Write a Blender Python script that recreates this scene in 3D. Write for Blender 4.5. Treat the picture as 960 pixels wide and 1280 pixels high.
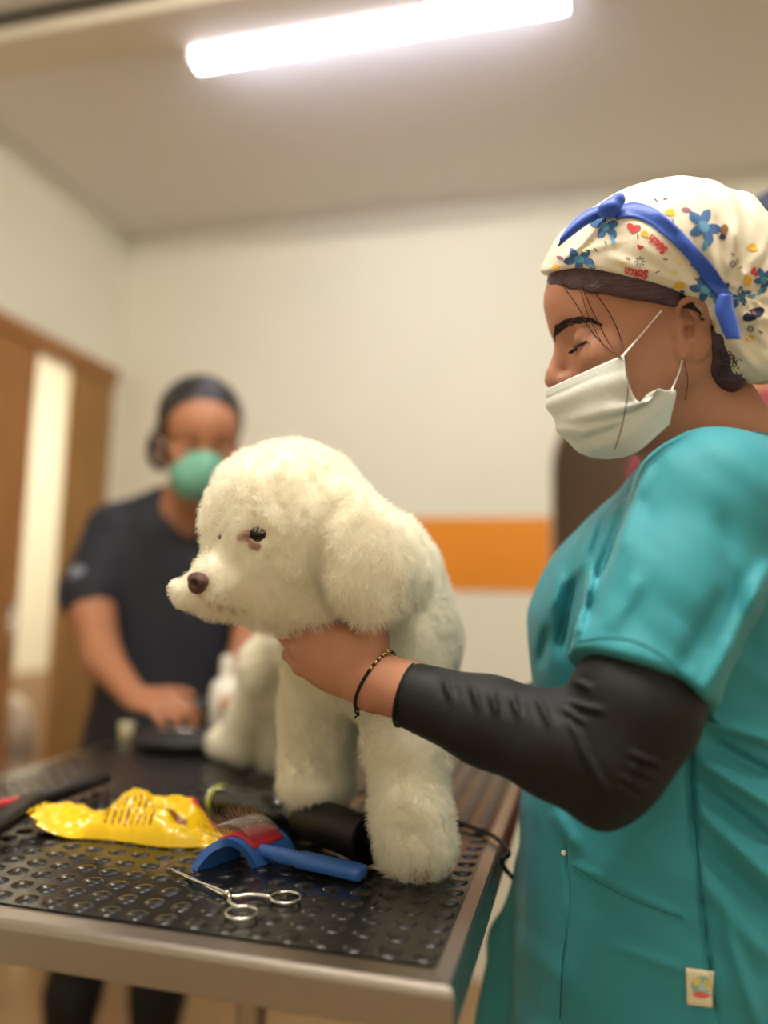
import bpy, bmesh, math, random
import numpy as np
from mathutils import Vector, Matrix
from mathutils.bvhtree import BVHTree
random.seed(7)
for o in list(bpy.data.objects): bpy.data.objects.remove(o)
SC = bpy.context.scene
COL = SC.collection

# ------------------------------------------------------------------ camera
FPX = 960.0
CAM = np.array([0.0, 0.0, 1.18])
def basis(yaw, pitch, roll):
    y, p, r = np.radians([yaw, pitch, roll])
    f = np.array([-np.sin(y)*np.cos(p), np.cos(y)*np.cos(p), np.sin(p)])
    r0 = np.array([np.cos(y), np.sin(y), 0.0]); u0 = np.cross(r0, f)
    return r0*np.cos(r)+u0*np.sin(r), -r0*np.sin(r)+u0*np.cos(r), f
CR, CU, CF = basis(14.6, 6.6, 1.5)
def P(px, py, d):
    return CAM + CF*d + CR*((px-480)/FPX*d) + CU*((640-py)/FPX*d)
def onz(px, py, z):
    v = CF + CR*((px-480)/FPX) + CU*((640-py)/FPX)
    return CAM + v*((z-CAM[2])/v[2])
def ony(px, py, y):
    v = CF + CR*((px-480)/FPX) + CU*((640-py)/FPX)
    return CAM + v*((y-CAM[1])/v[1])
cd = bpy.data.cameras.new('camera'); cam = bpy.data.objects.new('camera', cd); COL.objects.link(cam)
cam.matrix_world = Matrix(((CR[0], CU[0], -CF[0], CAM[0]), (CR[1], CU[1], -CF[1], CAM[1]),
                           (CR[2], CU[2], -CF[2], CAM[2]), (0, 0, 0, 1)))
cd.sensor_fit = 'VERTICAL'; cd.sensor_height = 36.0; cd.lens = 27.0; cd.clip_start = 0.05
cd.dof.use_dof = True; cd.dof.focus_distance = 0.75; cd.dof.aperture_fstop = 1.1
SC.camera = cam

# ------------------------------------------------------------------ world, exposure, lamps
w = bpy.data.worlds.new('world'); SC.world = w; w.use_nodes = True
w.node_tree.nodes['Background'].inputs[0].default_value = (0.9, 0.85, 0.75, 1)
w.node_tree.nodes['Background'].inputs[1].default_value = 0.25
SC.view_settings.view_transform = 'Standard'; SC.view_settings.look = 'None'
SC.view_settings.gamma = 1.0; SC.view_settings.use_curve_mapping = False
SC.view_settings.exposure = -0.06
TUBE_SEEN = 25.0      # emission of the tube in view
TUBE_FILL = 105.0     # emission of the added fill tubes out of view
SC.cycles.max_bounces = 7; SC.cycles.diffuse_bounces = 4
SC.cycles.use_denoising = True

# ------------------------------------------------------------------ small helpers
def srgb(r, g, b):
    return tuple(((c/255.0)/12.92 if c/255.0 <= 0.04045 else ((c/255.0+0.055)/1.055)**2.4) for c in (r, g, b))
def mat(name, rgb, rough=0.6, metal=0.0, spec=0.5, bump=0.0, bscale=60, var=0.0, vscale=8, sheen=0.0,
        trans=0.0, emit=None, estr=0.0, coat=0.0, sss=0.0, rgb2=None, stretch=(1, 1, 1), aniso=0.0, detail=4):
    m = bpy.data.materials.new(name); m.use_nodes = True
    nt = m.node_tree; b = nt.nodes['Principled BSDF']; c = srgb(*rgb)
    b.inputs['Base Color'].default_value = (*c, 1); b.inputs['Roughness'].default_value = rough
    b.inputs['Metallic'].default_value = metal; b.inputs['Specular IOR Level'].default_value = spec
    b.inputs['Sheen Weight'].default_value = sheen; b.inputs['Transmission Weight'].default_value = trans
    b.inputs['Coat Weight'].default_value = coat
    if sss: b.inputs['Subsurface Weight'].default_value = sss; b.inputs['Subsurface Radius'].default_value = (1, .35, .18); b.inputs['Subsurface Scale'].default_value = 0.008
    if emit: b.inputs['Emission Color'].default_value = (*srgb(*emit), 1); b.inputs['Emission Strength'].default_value = estr
    if var or bump or rgb2:
        tc = nt.nodes.new('ShaderNodeTexCoord'); mp = nt.nodes.new('ShaderNodeMapping')
        mp.inputs['Scale'].default_value = stretch
        nt.links.new(tc.outputs['Object'], mp.inputs[0])
    if var or rgb2:
        n = nt.nodes.new('ShaderNodeTexNoise'); n.inputs['Scale'].default_value = vscale; n.inputs['Detail'].default_value = detail
        nt.links.new(mp.outputs[0], n.inputs['Vector'])
        r = nt.nodes.new('ShaderNodeValToRGB'); nt.links.new(n.outputs['Fac'], r.inputs[0])
        c2 = srgb(*rgb2) if rgb2 else tuple(x*(1-var) for x in c)
        r.color_ramp.elements[0].position = 0.32; r.color_ramp.elements[1].position = 0.68
        r.color_ramp.elements[0].color = (*c2, 1); r.color_ramp.elements[1].color = (*[min(1, x*(1+var*.5)) for x in c], 1)
        nt.links.new(r.outputs[0], b.inputs['Base Color'])
    if bump:
        n = nt.nodes.new('ShaderNodeTexNoise'); n.inputs['Scale'].default_value = bscale; n.inputs['Detail'].default_value = 5
        nt.links.new(mp.outputs[0], n.inputs['Vector'])
        bp = nt.nodes.new('ShaderNodeBump'); bp.inputs['Strength'].default_value = bump; bp.inputs['Distance'].default_value = 0.002
        nt.links.new(n.outputs['Fac'], bp.inputs['Height']); nt.links.new(bp.outputs[0], b.inputs['Normal'])
    return m
def unit(v): v = np.array(v, float); return v/np.linalg.norm(v)
def empty(name, loc, label, cat, group=None):
    o = bpy.data.objects.new(name, None); COL.objects.link(o); o.location = Vector([float(a) for a in loc]); o.empty_display_size = .05
    o['label'] = label; o['category'] = cat
    if group: o['group'] = group
    return o
def tag(o, label=None, cat=None, group=None, kind=None):
    if label: o['label'] = label
    if cat: o['category'] = cat
    if group: o['group'] = group
    if kind: o['kind'] = kind
    return o
def link(name, me, parent=None, mats=()):
    for m in mats: me.materials.append(m)
    o = bpy.data.objects.new(name, me); COL.objects.link(o)
    if parent is not None:
        o.parent = parent
        def world(q):                              # vertices are written in world space; keep them there
            return q.matrix_basis if q.parent is None else world(q.parent) @ q.matrix_parent_inverse @ q.matrix_basis
        o.matrix_parent_inverse = world(parent).inverted()
    return o
def mesh_np(name, V, Fq, smooth=True, midx=None):
    V = np.asarray(V, np.float32); me = bpy.data.meshes.new(name)
    if isinstance(Fq, np.ndarray) and Fq.ndim == 2:
        n, k = Fq.shape
        me.vertices.add(len(V)); me.vertices.foreach_set('co', V.ravel())
        me.loops.add(n*k); me.loops.foreach_set('vertex_index', Fq.astype(np.int32).ravel())
        me.polygons.add(n); me.polygons.foreach_set('loop_start', np.arange(0, n*k, k, dtype=np.int32))
        me.polygons.foreach_set('loop_total', np.full(n, k, np.int32))
    else:
        me.from_pydata([tuple(v) for v in V], [], [tuple(int(i) for i in f) for f in Fq])
    me.polygons.foreach_set('use_smooth', np.full(len(me.polygons), smooth))
    if midx is not None: me.polygons.foreach_set('material_index', np.asarray(midx, np.int32))
    me.update(calc_edges=True); me.validate()
    return me
class MB:
    """collects shapes of one part; build() links them as one mesh object"""
    def __init__(s): s.V = []; s.F = []; s.M = []; s.n = 0
    def add(s, V, F, m=0):
        V = np.asarray(V, float); s.V.append(V)
        for f in F: s.F.append([int(i)+s.n for i in f]); s.M.append(m)
        s.n += len(V); return s
    def box(s, lo, hi, m=0, A=None, o=None, bev=0.0):
        bm = bmesh.new(); bmesh.ops.create_cube(bm, size=1)
        lo = np.array(lo, float); hi = np.array(hi, float)
        for v in bm.verts: v.co = Vector([(lo[i]+hi[i])/2+v.co[i]*(hi[i]-lo[i]) for i in range(3)])
        if bev: bmesh.ops.bevel(bm, geom=bm.edges[:]+bm.verts[:], offset=bev, segments=3, affect='EDGES', profile=.5)
        V = np.array([v.co[:] for v in bm.verts]); F = [[v.index for v in f.verts] for f in bm.faces]; bm.free()
        if A is not None: V = V@np.array(A).T
        if o is not None: V = V+np.array(o)
        return s.add(V, F, m)
    def tube(s, pts, r, seg=10, m=0, closed=False, cap=True):
        pts = np.array(pts, float); n = len(pts); r = np.full(n, r) if np.isscalar(r) else np.array(r, float)
        T = np.gradient(pts, axis=0) if not closed else np.roll(pts, -1, 0)-np.roll(pts, 1, 0)
        T /= np.linalg.norm(T, axis=1)[:, None]+1e-12
        up = np.array([0, 0, 1.0]) if abs(T[0][2]) < .9 else np.array([1.0, 0, 0])
        N = np.cross(T[0], up); N /= np.linalg.norm(N); V = []
        for i in range(n):
            N = N-T[i]*(N@T[i]); N /= np.linalg.norm(N); B = np.cross(T[i], N)
            for k in range(seg):
                a = 2*math.pi*k/seg; V.append(pts[i]+r[i]*(math.cos(a)*N+math.sin(a)*B))
        F = []
        for i in range(n if closed else n-1):
            j = (i+1) % n
            for k in range(seg):
                l = (k+1) % seg; F.append([i*seg+k, i*seg+l, j*seg+l, j*seg+k])
        if cap and not closed: F.append(list(range(seg))[::-1]); F.append([(n-1)*seg+k for k in range(seg)])
        return s.add(V, F, m)
    def lathe(s, prof, o, axis=(0, 0, 1), seg=32, m=0):
        a = unit(axis); t = np.array([1.0, 0, 0]) if abs(a[0]) < .9 else np.array([0, 1.0, 0]); N = unit(np.cross(a, t)); B = np.cross(a, N)
        V = []; F = []; n = len(prof)
        for (r, z) in prof:
            for k in range(seg):
                q = 2*math.pi*k/seg; V.append(np.array(o)+a*z+r*(math.cos(q)*N+math.sin(q)*B))
        for i in range(n-1):
            for k in range(seg):
                l = (k+1) % seg; F.append([i*seg+k, i*seg+l, (i+1)*seg+l, (i+1)*seg+k])
        F.append(list(range(seg))[::-1]); F.append([(n-1)*seg+k for k in range(seg)])
        return s.add(V, F, m)
    def grid(s, G, m=0, thick=0.0):
        G = np.asarray(G, float); a, b = G.shape[:2]
        F = [[i*b+j, i*b+j+1, (i+1)*b+j+1, (i+1)*b+j] for i in range(a-1) for j in range(b-1)]
        if not thick: return s.add(G.reshape(-1, 3), F, m)
        du = np.gradient(G, axis=0); dv = np.gradient(G, axis=1); N = np.cross(du, dv); N /= np.linalg.norm(N, axis=2)[..., None]+1e-12
        V = np.concatenate([G.reshape(-1, 3), (G-N*thick).reshape(-1, 3)]); q = a*b
        F2 = [[x+q for x in f[::-1]] for f in F]
        rim = [i*b for i in range(a)]+[(a-1)*b+j for j in range(1, b)]+[i*b+b-1 for i in range(a-2, -1, -1)]+[j for j in range(b-2, 0, -1)]
        F3 = [[rim[k], rim[(k+1) % len(rim)], rim[(k+1) % len(rim)]+q, rim[k]+q] for k in range(len(rim))]
        return s.add(V, F+F2+F3, m)
    def build(s, name, mats, parent=None, smooth=True, angle=None):
        me = mesh_np(name, np.concatenate(s.V), s.F, smooth, s.M)
        bm = bmesh.new(); bm.from_mesh(me); bmesh.ops.recalc_face_normals(bm, faces=bm.faces)
        if angle:
            for e in bm.edges:
                if len(e.link_faces) == 2 and e.calc_face_angle(0) > math.radians(angle): e.smooth = False
        bm.to_mesh(me); bm.free()
        return link(name, me, parent, mats if isinstance(mats, (list, tuple)) else [mats])
def cr(pts, n=8, closed=False):
    """Catmull-Rom through points of any dimension"""
    p = np.array(pts, float); N = len(p); out = []
    if closed: q = np.concatenate([p[-1:], p, p[:2]]); R = N
    else: q = np.concatenate([2*p[:1]-p[1:2], p, 2*p[-1:]-p[-2:-1]]); R = N-1
    for i in range(R):
        a, b, c, d = q[i:i+4]
        for t in np.arange(n)/n:
            out.append(.5*(2*b+(c-a)*t+(2*a-5*b+4*c-d)*t*t+(3*b-a-3*c+d)*t**3))
    if not closed: out.append(p[-1])
    return np.array(out)

# ------------------------------------------------------------------ signed-distance sculpting
def hash_noise(p, scale, seed=0):
    q = p*scale+seed*17.3; i = np.floor(q).astype(np.int64); f = q-i; f = f*f*(3-2*f); out = 0
    for a in (0, 1):
        for b in (0, 1):
            for c in (0, 1):
                h = ((i[:, 0]+a)*374761393+(i[:, 1]+b)*668265263+(i[:, 2]+c)*2147483647+seed*974634777) & 0xffffffff
                h = ((h ^ (h >> 13))*1274126177) & 0xffffffff; h = ((h ^ (h >> 16)) & 0xffff)/65535.0
                out = out+h*(f[:, 0] if a else 1-f[:, 0])*(f[:, 1] if b else 1-f[:, 1])*(f[:, 2] if c else 1-f[:, 2])
    return out-.5
class SDF:
    def __init__(s): s.ops = []; s.post = []
    def op(s, fn, k=.01, mode='u'): s.ops.append((fn, k, mode)); return s
    def ell(s, c, r, A=None, k=.01, mode='u'):
        c = np.array(c, float); r = np.array(r, float)*np.ones(3); A = np.eye(3) if A is None else np.array(A)
        def f(p):
            q = (p-c)@A; k0 = np.linalg.norm(q/r, axis=1); k1 = np.linalg.norm(q/(r*r), axis=1)+1e-9
            return np.where(k0 < 1e-6, -r.min(), k0*(k0-1)/k1)
        return s.op(f, k, mode)
    def cap(s, a, b, ra, rb, k=.01, mode='u'):
        a = np.array(a, float); b = np.array(b, float); ba = b-a; L = ba@ba+1e-12
        def f(p):
            h = np.clip((p-a)@ba/L, 0, 1); return np.linalg.norm(p-a-h[:, None]*ba, axis=1)-(ra+(rb-ra)*h)
        return s.op(f, k, mode)
    def chain(s, pts, rs, k=.01, mode='u'):
        for i in range(len(pts)-1): s.cap(pts[i], pts[i+1], rs[i], rs[i+1], k, mode)
        return s
    def ev(s, p, ops=None):
        d = np.full(len(p), 1e3)
        for (fn, k, mode) in (s.ops if ops is None else ops):
            e = fn(p)
            if mode == 'u': h = np.maximum(k-np.abs(d-e), 0)/k; d = np.minimum(d, e)-h*h*k*.25
            elif mode == 's': e = -e; h = np.maximum(k-np.abs(d-e), 0)/k; d = np.maximum(d, e)+h*h*k*.25
            elif mode == 'i': h = np.maximum(k-np.abs(d-e), 0)/k; d = np.maximum(d, e)+h*h*k*.25
        for g in s.post: d = d+g(p)
        return d
    def mesh(s, lo, hi, h, B=14):
        lo = np.array(lo, float); hi = np.array(hi, float); nb = np.ceil((hi-lo)/(h*B)).astype(int)
        gi = np.stack(np.meshgrid(*[np.arange(n) for n in nb], indexing='ij'), -1).reshape(-1, 3)
        cen = lo+(gi+.5)*h*B; rb = h*B*.5*1.74+h*2
        d0 = s.ev(cen); act = np.abs(d0) < rb*1.6+.012; gi = gi[act]; cen = cen[act]
        cull = [fn(cen) for fn, k, mode in s.ops]
        N = nb*B+4; off = np.array([N[1]*N[2], N[2], 1])
        loc = np.stack(np.meshgrid(*[np.arange(B+1)]*3, indexing='ij'), -1).reshape(-1, 3)
        ids = []; vs = []; quads = []
        for bi in range(len(gi)):
            ops = [o for o, c in zip(s.ops, cull) if c[bi] < (rb*1.5+o[1]+.01) or o[2] == 'i']
            if not ops: continue
            base = gi[bi]*B; p = lo+(base+loc)*h; d = s.ev(p, ops).reshape(B+1, B+1, B+1)
            ins = d < 0
            if ins.all() or not ins.any(): continue
            acc = np.zeros((B, B, B, 3)); cnt = np.zeros((B, B, B))
            for ax in range(3):
                a = [slice(None)]*3; b = [slice(None)]*3; a[ax] = slice(0, B); b[ax] = slice(1, B+1)
                da = d[tuple(a)]; db = d[tuple(b)]; x = (da < 0) != (db < 0); t = np.where(x, da/(da-db+1e-20), 0)
                o1, o2 = [q for q in range(3) if q != ax]
                for u in (0, 1):
                    for v in (0, 1):
                        sl = [slice(None)]*3; sl[o1] = slice(u, u+B); sl[o2] = slice(v, v+B); xx = x[tuple(sl)]; tt = t[tuple(sl)]
                        cnt += xx; acc[..., ax] += xx*tt; acc[..., o1] += xx*u; acc[..., o2] += xx*v
                # quads: edges with base sample inside [0,B)^3
                sl = [slice(0, B)]*3; xe = x[tuple(sl)]; idx = np.argwhere(xe)
                if len(idx):
                    g = idx+base; e1 = np.zeros(3, int); e1[o1] = 1; e2 = np.zeros(3, int); e2[o2] = 1
                    c = np.stack([(g-e1-e2)@off, (g-e2)@off, g@off, (g-e1)@off], 1)
                    flip = (da < 0)[tuple(idx.T)] ^ (ax == 1)
                    c[~flip] = c[~flip][:, ::-1]; quads.append(c)
            m = cnt > 0; idx = np.argwhere(m); pos = lo+(base+idx+acc[m]/cnt[m][:, None])*h
            ids.append((idx+base)@off); vs.append(pos)
        ids = np.concatenate(ids); vs = np.concatenate(vs); quads = np.concatenate(quads)
        o = np.argsort(ids); ids = ids[o]; vs = vs[o]
        j = np.searchsorted(ids, quads); j = np.clip(j, 0, len(ids)-1); ok = (ids[j] == quads).all(1)
        return vs, j[ok]
def frame_ops(src, O, A, sc, dst, kscale=None):
    """copies ops sculpted in a local frame into a world-space SDF"""
    O = np.array(O); A = np.array(A)
    for fn, k, mode in src.ops:
        dst.op((lambda fn: lambda p: fn(((p-O)@A)/sc)*sc)(fn), k*sc, mode)
def smooth_np(V, Fq, it=2, lam=.5):
    E = np.concatenate([Fq[:, [0, 1]], Fq[:, [1, 2]], Fq[:, [2, 3]], Fq[:, [3, 0]]]); E = np.concatenate([E, E[:, ::-1]])
    for _ in range(it):
        S = np.zeros_like(V); C = np.zeros(len(V)); np.add.at(S, E[:, 0], V[E[:, 1]]); np.add.at(C, E[:, 0], 1)
        V = V+lam*(S/np.maximum(C, 1)[:, None]-V)
    return V
def sdf_obj(name, S, lo, hi, h, mats, parent=None, smooth=1):
    V, Fq = S.mesh(lo, hi, h); V = smooth_np(V, Fq, smooth) if smooth else V
    me = mesh_np(name, V, Fq)
    return link(name, me, parent, mats if isinstance(mats, (list, tuple)) else [mats])

# ================================================================== the room
XL, XR, YB, YF, ZC = -1.76, 1.75, 2.58, -1.6, 2.6
M_wall = mat('wall_paint', (240, 237, 219), .85, bump=.15, bscale=25, var=.04, vscale=1.5)
M_ceil = mat('ceiling_paint', (234, 228, 224), .9, bump=.2, bscale=15)
M_orange = mat('orange_paint', (236, 146, 20), .6, var=.05, vscale=3)
M_wood = mat('brown_wood', (172, 118, 66), .5, bump=.2, bscale=40, var=.22, vscale=6, stretch=(8, 8, .6))
M_wood2 = mat('golden_wood', (164, 122, 68), .5, bump=.2, bscale=40, var=.22, vscale=6, stretch=(8, 8, .6))
M_hall = mat('hall_paint', (158, 134, 112), .85, var=.06, vscale=2)
M_hall2 = mat('hall_dado', (118, 62, 44), .7)
M_white = mat('white_paint', (236, 232, 220), .5)
def slab(name, lo, hi, m, parent=None, bev=0.0):
    o = MB().box(lo, hi, bev=bev).build(name, m, parent, smooth=False)
    if parent is None: o['kind'] = 'structure'
    return o
# floor of square tan tiles
fm = mat('floor_tiles', (196, 158, 108), .35, var=.10, vscale=3)
nt = fm.node_tree; bt = nt.nodes.new('ShaderNodeTexBrick'); tc = nt.nodes.new('ShaderNodeTexCoord')
nt.links.new(tc.outputs['Object'], bt.inputs['Vector']); bt.offset = 0; bt.inputs['Scale'].default_value = 1
bt.inputs['Brick Width'].default_value = .45; bt.inputs['Row Height'].default_value = .45; bt.inputs['Mortar Size'].default_value = .004
bt.inputs['Color1'].default_value = (*srgb(172, 140, 98), 1); bt.inputs['Color2'].default_value = (*srgb(166, 135, 95), 1)
bt.inputs['Mortar'].default_value = (*srgb(140, 110, 78), 1)
nt.links.new(bt.outputs['Color'], nt.nodes['Principled BSDF'].inputs['Base Color'])
slab('floor', (-3.4, YF, -.1), (XR+.1, 4.6, 0), fm)
slab('ceiling', (XL-.1, YF-.1, ZC), (XR+.1, YB+.12, ZC+.1), M_ceil)
slab('wall_right', (XR, YF-.1, 0), (XR+.1, YB+.12, ZC), M_wall)
slab('wall_front', (XL-.1, YF-.1, 0), (XR, YF, ZC), M_wall)
# back wall with a round-cornered opening
def ngon_slab(name, pts, y0, y1, m):
    n = len(pts); V = [(x, y0, z) for x, z in pts]+[(x, y1, z) for x, z in pts]
    F = [list(range(n)), [i+n for i in range(n)][::-1]]+[[i, (i+1) % n, (i+1) % n+n, i+n] for i in range(n)]
    o = MB().add(V, F).build(name, m, smooth=False); o['kind'] = 'structure'; return o
ox0, ox1, oz, rr = -.10, .95, 1.88, .24
arch = [(ox0, 0), (ox0, oz-rr)]+[(ox0+rr-rr*math.cos(a), oz-rr+rr*math.sin(a)) for a in np.linspace(.15, math.pi/2, 9)]
arch += [(ox1-rr+rr*math.sin(a), oz-rr+rr*math.cos(a)) for a in np.linspace(0, math.pi/2-.15, 9)]+[(ox1, oz-rr), (ox1, 0)]
ngon_slab('wall_back', [(XL-.1, 0)]+arch+[(XR, 0), (XR, ZC), (XL-.1, ZC)], YB, YB+.12, M_wall)
slab('trim_1', (-1.0, YB-.004, 1.222), (ox0-.003, YB-.0005, 1.468), M_orange)           # painted orange band
# hallway behind the opening
slab('wall_hall', (-.6, 3.75, 0), (1.9, 3.85, 2.5), M_hall)
slab('wall_hall_side', (1.6, YB+.13, 0), (1.7, 3.74, 2.5), M_hall)
slab('wall_hall_left', (-.7, YB+.13, 0), (-.6, 3.74, 2.5), M_hall)
slab('trim_2', (-.59, 3.735, 0), (1.59, 3.749, 1.36), M_hall2)
slab('ceiling_hall', (-.7, YB+.13, 2.5), (1.9, 3.85, 2.55), M_hall)
# left wall: door opening from the corner towards the camera
gy0, gy1, dz = 1.20, 2.56, 2.04
ngl = [(YF, 0), (gy0, 0), (gy0, dz), (gy1, dz), (gy1, 0), (YB, 0), (YB, ZC), (YF, ZC)]
V = [(XL, y, z) for y, z in ngl]+[(XL-.1, y, z) for y, z in ngl]; n = len(ngl)
o = MB().add(V, [list(range(n)), [i+n for i in range(n)][::-1]]+[[i, (i+1) % n, (i+1) % n+n, i+n] for i in range(n)]).build('wall_left', M_wall, smooth=False); o['kind'] = 'structure'
slab('trim_3', (XL-.06, gy0, dz-.045), (XL+.012, gy1, dz+.005), M_wood)                   # door head
d = slab('door_1', (XL-.045, gy0+.002, .01), (XL-.005, 2.125, dz-.046), M_wood)
mb = MB(); mb.tube([(XL+.03, 2.06, .95), (XL+.03, 2.06, 1.15)], .009); mb.tube([(XL-.004, 2.06, .97), (XL+.03, 2.06, .97)], .006); mb.tube([(XL-.004, 2.06, 1.13), (XL+.03, 2.06, 1.13)], .006)
M_steel = mat('brushed_steel', (168, 160, 153), .30, 1.0, bump=.08, bscale=120, stretch=(1, 30, 30))
M_chrome = mat('chrome', (215, 212, 205), .14, 1.0)
mb.build('door_handle', M_chrome, d)
slab('door_2', (XL-.045, 2.345, .01), (XL-.005, gy1-.002, dz-.046), M_wood2)
# the lit room seen through the gap
slab('wall_side_room', (-3.35, 1.2, 0), (-3.25, 4.5, 2.6), M_white)
slab('wall_side_room_back', (-3.25, 4.4, 0), (XL-.11, 4.5, 2.6), M_white)
slab('wall_side_room_near', (-3.25, .9, 0), (XL-.11, 1.0, 2.6), M_white)
slab('wall_side_room_right', (XL-.1, YB+.125, 0), (XL, 4.4, 2.6), M_white)
slab('trim_5', (-3.249, 1.01, 0), (-3.235, 4.39, .70), mat('side_room_dado', (168, 142, 118), .7))
slab('ceiling_side_room', (-3.35, .9, 2.6), (XL, 4.5, 2.7), M_white)
# ceiling beam, cable
slab('trim_4', (XL+.002, 1.47, 2.55), (XR-.002, 1.60, 2.599), mat('beam_paint', (226, 214, 196), .8), bev=.004)
M_black = mat('black_plastic', (9, 9, 10), .45, spec=.3, bump=.05, bscale=300)
M_dark = mat('dark_cable', (50, 45, 42), .6)
cb = MB().tube([(XL+.01, 1.452, 2.588), (-1.2, 1.45, 2.588), (-.6, 1.455, 2.588), (.2, 1.45, 2.588), (1.6, 1.452, 2.588)], .009, 8).build('ceiling_cable', M_dark)
tag(cb, 'thin dark cable running along the ceiling beside the pale beam', 'cable')
# tube lamps
def tube_lamp(x0, x1, y, z, label, strength, rgb):
    t = empty('tube_lamp', ((x0+x1)/2, y, z+.05), label, 'ceiling lamp')
    mb = MB(); mb.box((x0, y-.028, z+.012), (x1, y+.028, z+.05), bev=.003); mb.build('housing', M_white, t, smooth=False)
    m = MB(); prof = [(math.cos(a)*.031, math.sin(a)*.031) for a in np.linspace(math.pi, 2*math.pi, 13)]
    G = np.array([[(x, y+c, z+.012+s) for c, s in prof] for x in np.linspace(x0+.012, x1-.012, 24)]); m.grid(G)
    for i in (0, -1): m.add(G[i], [list(range(13))])
    em = mat('lamp_diffuser', (255, 255, 255), .5, emit=rgb, estr=strength); m.build('diffuser', em, t)
    for x in (x0, x1):
        e = MB().box((x-.012 if x == x1 else x-.002, y-.033, z-.021), (x+.002 if x == x1 else x+.012, y+.033, z+.05), bev=.004).build('end_cap', M_white, t, smooth=False)
    return t
tube_lamp(-.965, -.02, 1.645, 2.545, 'glowing white tube lamp on the ceiling beside the beam', TUBE_SEEN, (228, 230, 255))
tube_lamp(-.9, .7, .45, 2.545, 'added fill tube lamp on the ceiling above the viewer, out of view', TUBE_FILL, (255, 248, 234))  # added fill lamp, unseen, lights the foreground from above
tube_lamp(-.4, 1.2, -.9, 2.545, 'added fill tube lamp at the front end of the ceiling, out of view', TUBE_FILL*.16, (255, 248, 234))  # weaker fill lamp added behind the camera, unseen
tube_lamp(-2.9, -1.95, 3.1, 2.53, 'tube lamp on the ceiling of the side room past the doors', 150, (255, 246, 225))
tube_lamp(.1, 1.1, 3.2, 2.44, 'tube lamp on the ceiling of the hallway behind the opening', 14, (255, 248, 234))
# white bin standing in the gap of the doors
bx, by = -1.93, 2.30
b = empty('swing_top_bin', (bx, by, 0), 'tall white plastic bin with a rounded lid standing in the gap of the doors', 'bin')
M_binw = mat('bin_plastic', (206, 192, 174), .4); M_bing = mat('grey_plastic', (150, 138, 128), .5)
MB().lathe([(.075, 0), (.08, .005), (.10, .62), (.102, .63)], (bx, by, 0)).build('bin_body', M_binw, b)
MB().lathe([(.106, .625), (.106, .66), (.1, .665)], (bx, by, 0)).build('rim', M_bing, b)
MB().lathe([(.1, .665), (.097, .72), (.08, .78), (.05, .815), (.0, .83)], (bx, by, 0)).build('lid', M_binw, b)

# ================================================================== grooming table
TX0, TX1, TY0, TY1, TZ = -.875, -.092, .592, 1.49, .90
t = empty('grooming_table', ((TX0+TX1)/2, (TY0+TY1)/2, 0), 'steel-edged grooming table topped with a black studded rubber mat', 'table')
mb = MB(); th = .034
def ring(x0, y0, z): return [(x0, y0, z), (TX0+TX1-x0, y0, z), (TX0+TX1-x0, TY0+TY1-y0, z), (x0, TY0+TY1-y0, z)]
rings = []
for ins, z in ((.024, TZ-.004), (.022, TZ-.0005), (.018, TZ), (.005, TZ-.001), (.0015, TZ-.003), (0, TZ-.007), (0, TZ-th), (.0012, TZ-th-.001), (.02, TZ-th-.001)):
    rings.append(ring(TX0+ins, TY0+ins*1.25, z))
for i in range(len(rings)-1):
    for k in range(4):
        a, b2 = rings[i][k], rings[i][(k+1) % 4]; c, d2 = rings[i+1][(k+1) % 4], rings[i+1][k]
        mb.add([a, b2, c, d2], [[0, 1, 2, 3]])
me_f = mb.build('steel_edge', M_steel, t, smooth=False)
MB().box((TX0+.02, TY0+.02, TZ-th), (TX1-.02, TY1-.02, TZ-.006)).build('top_panel', M_steel, t, smooth=False)
# rubber mat with raised round studs
mx0, mx1, my0, my1 = TX0+.018, TX1-.018, TY0+.03, TY1-.02
M_mat = mat('black_rubber', (28, 27, 26), .22, spec=.55, bump=.35, bscale=28, detail=3)
V = []; F = []
mb = MB(); mb.box((mx0, my0, TZ-.006), (mx1, my1, TZ+.0005))
prof = [(.0108, 0), (.0096, .0009), (.0074, .0017), (.0040, .0022), (.0, .0024)]; seg = 16; pit = .0285
for iy in range(int((my1-my0-.012)/pit)):
    for ix in range(int((mx1-mx0-.012)/pit)):
        cx = mx1-.013-ix*pit; cy = my0+.014+iy*pit
        V = [(cx+r*math.cos(2*math.pi*k/seg), cy+r*math.sin(2*math.pi*k/seg), TZ+.0004+z) for r, z in prof[:-1] for k in range(seg)]+[(cx, cy, TZ+.0004+prof[-1][1])]
        F = [[i*seg+k, i*seg+(k+1) % seg, (i+1)*seg+(k+1) % seg, (i+1)*seg+k] for i in range(3) for k in range(seg)]+[[3*seg+k, 3*seg+(k+1) % seg, 4*seg] for k in range(seg)]
        mb.add(V, F)
o = mb.build('rubber_mat', M_mat, t, smooth=True, angle=60)
TZM = TZ+.0018
px, py = (TX0+TX1)/2+.02, 1.10
MB().lathe([(.03, .03), (.03, .5), (.03, .52), (.022, .521), (.022, .80), (.05, .80), (.05, .864)], (px, py, 0), seg=24).build('column', M_steel, t, smooth=False)
MB().box((px-.28, py-.22, .0), (px+.28, py+.22, .035), bev=.01).build('base_plate', mat('grey_enamel', (96, 92, 90), .5), t, smooth=False)

# ================================================================== things on the table
M_blue = mat('blue_plastic', (56, 106, 188), .32, sss=.0)
M_red = mat('red_rubber', (206, 52, 62), .5)
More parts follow.
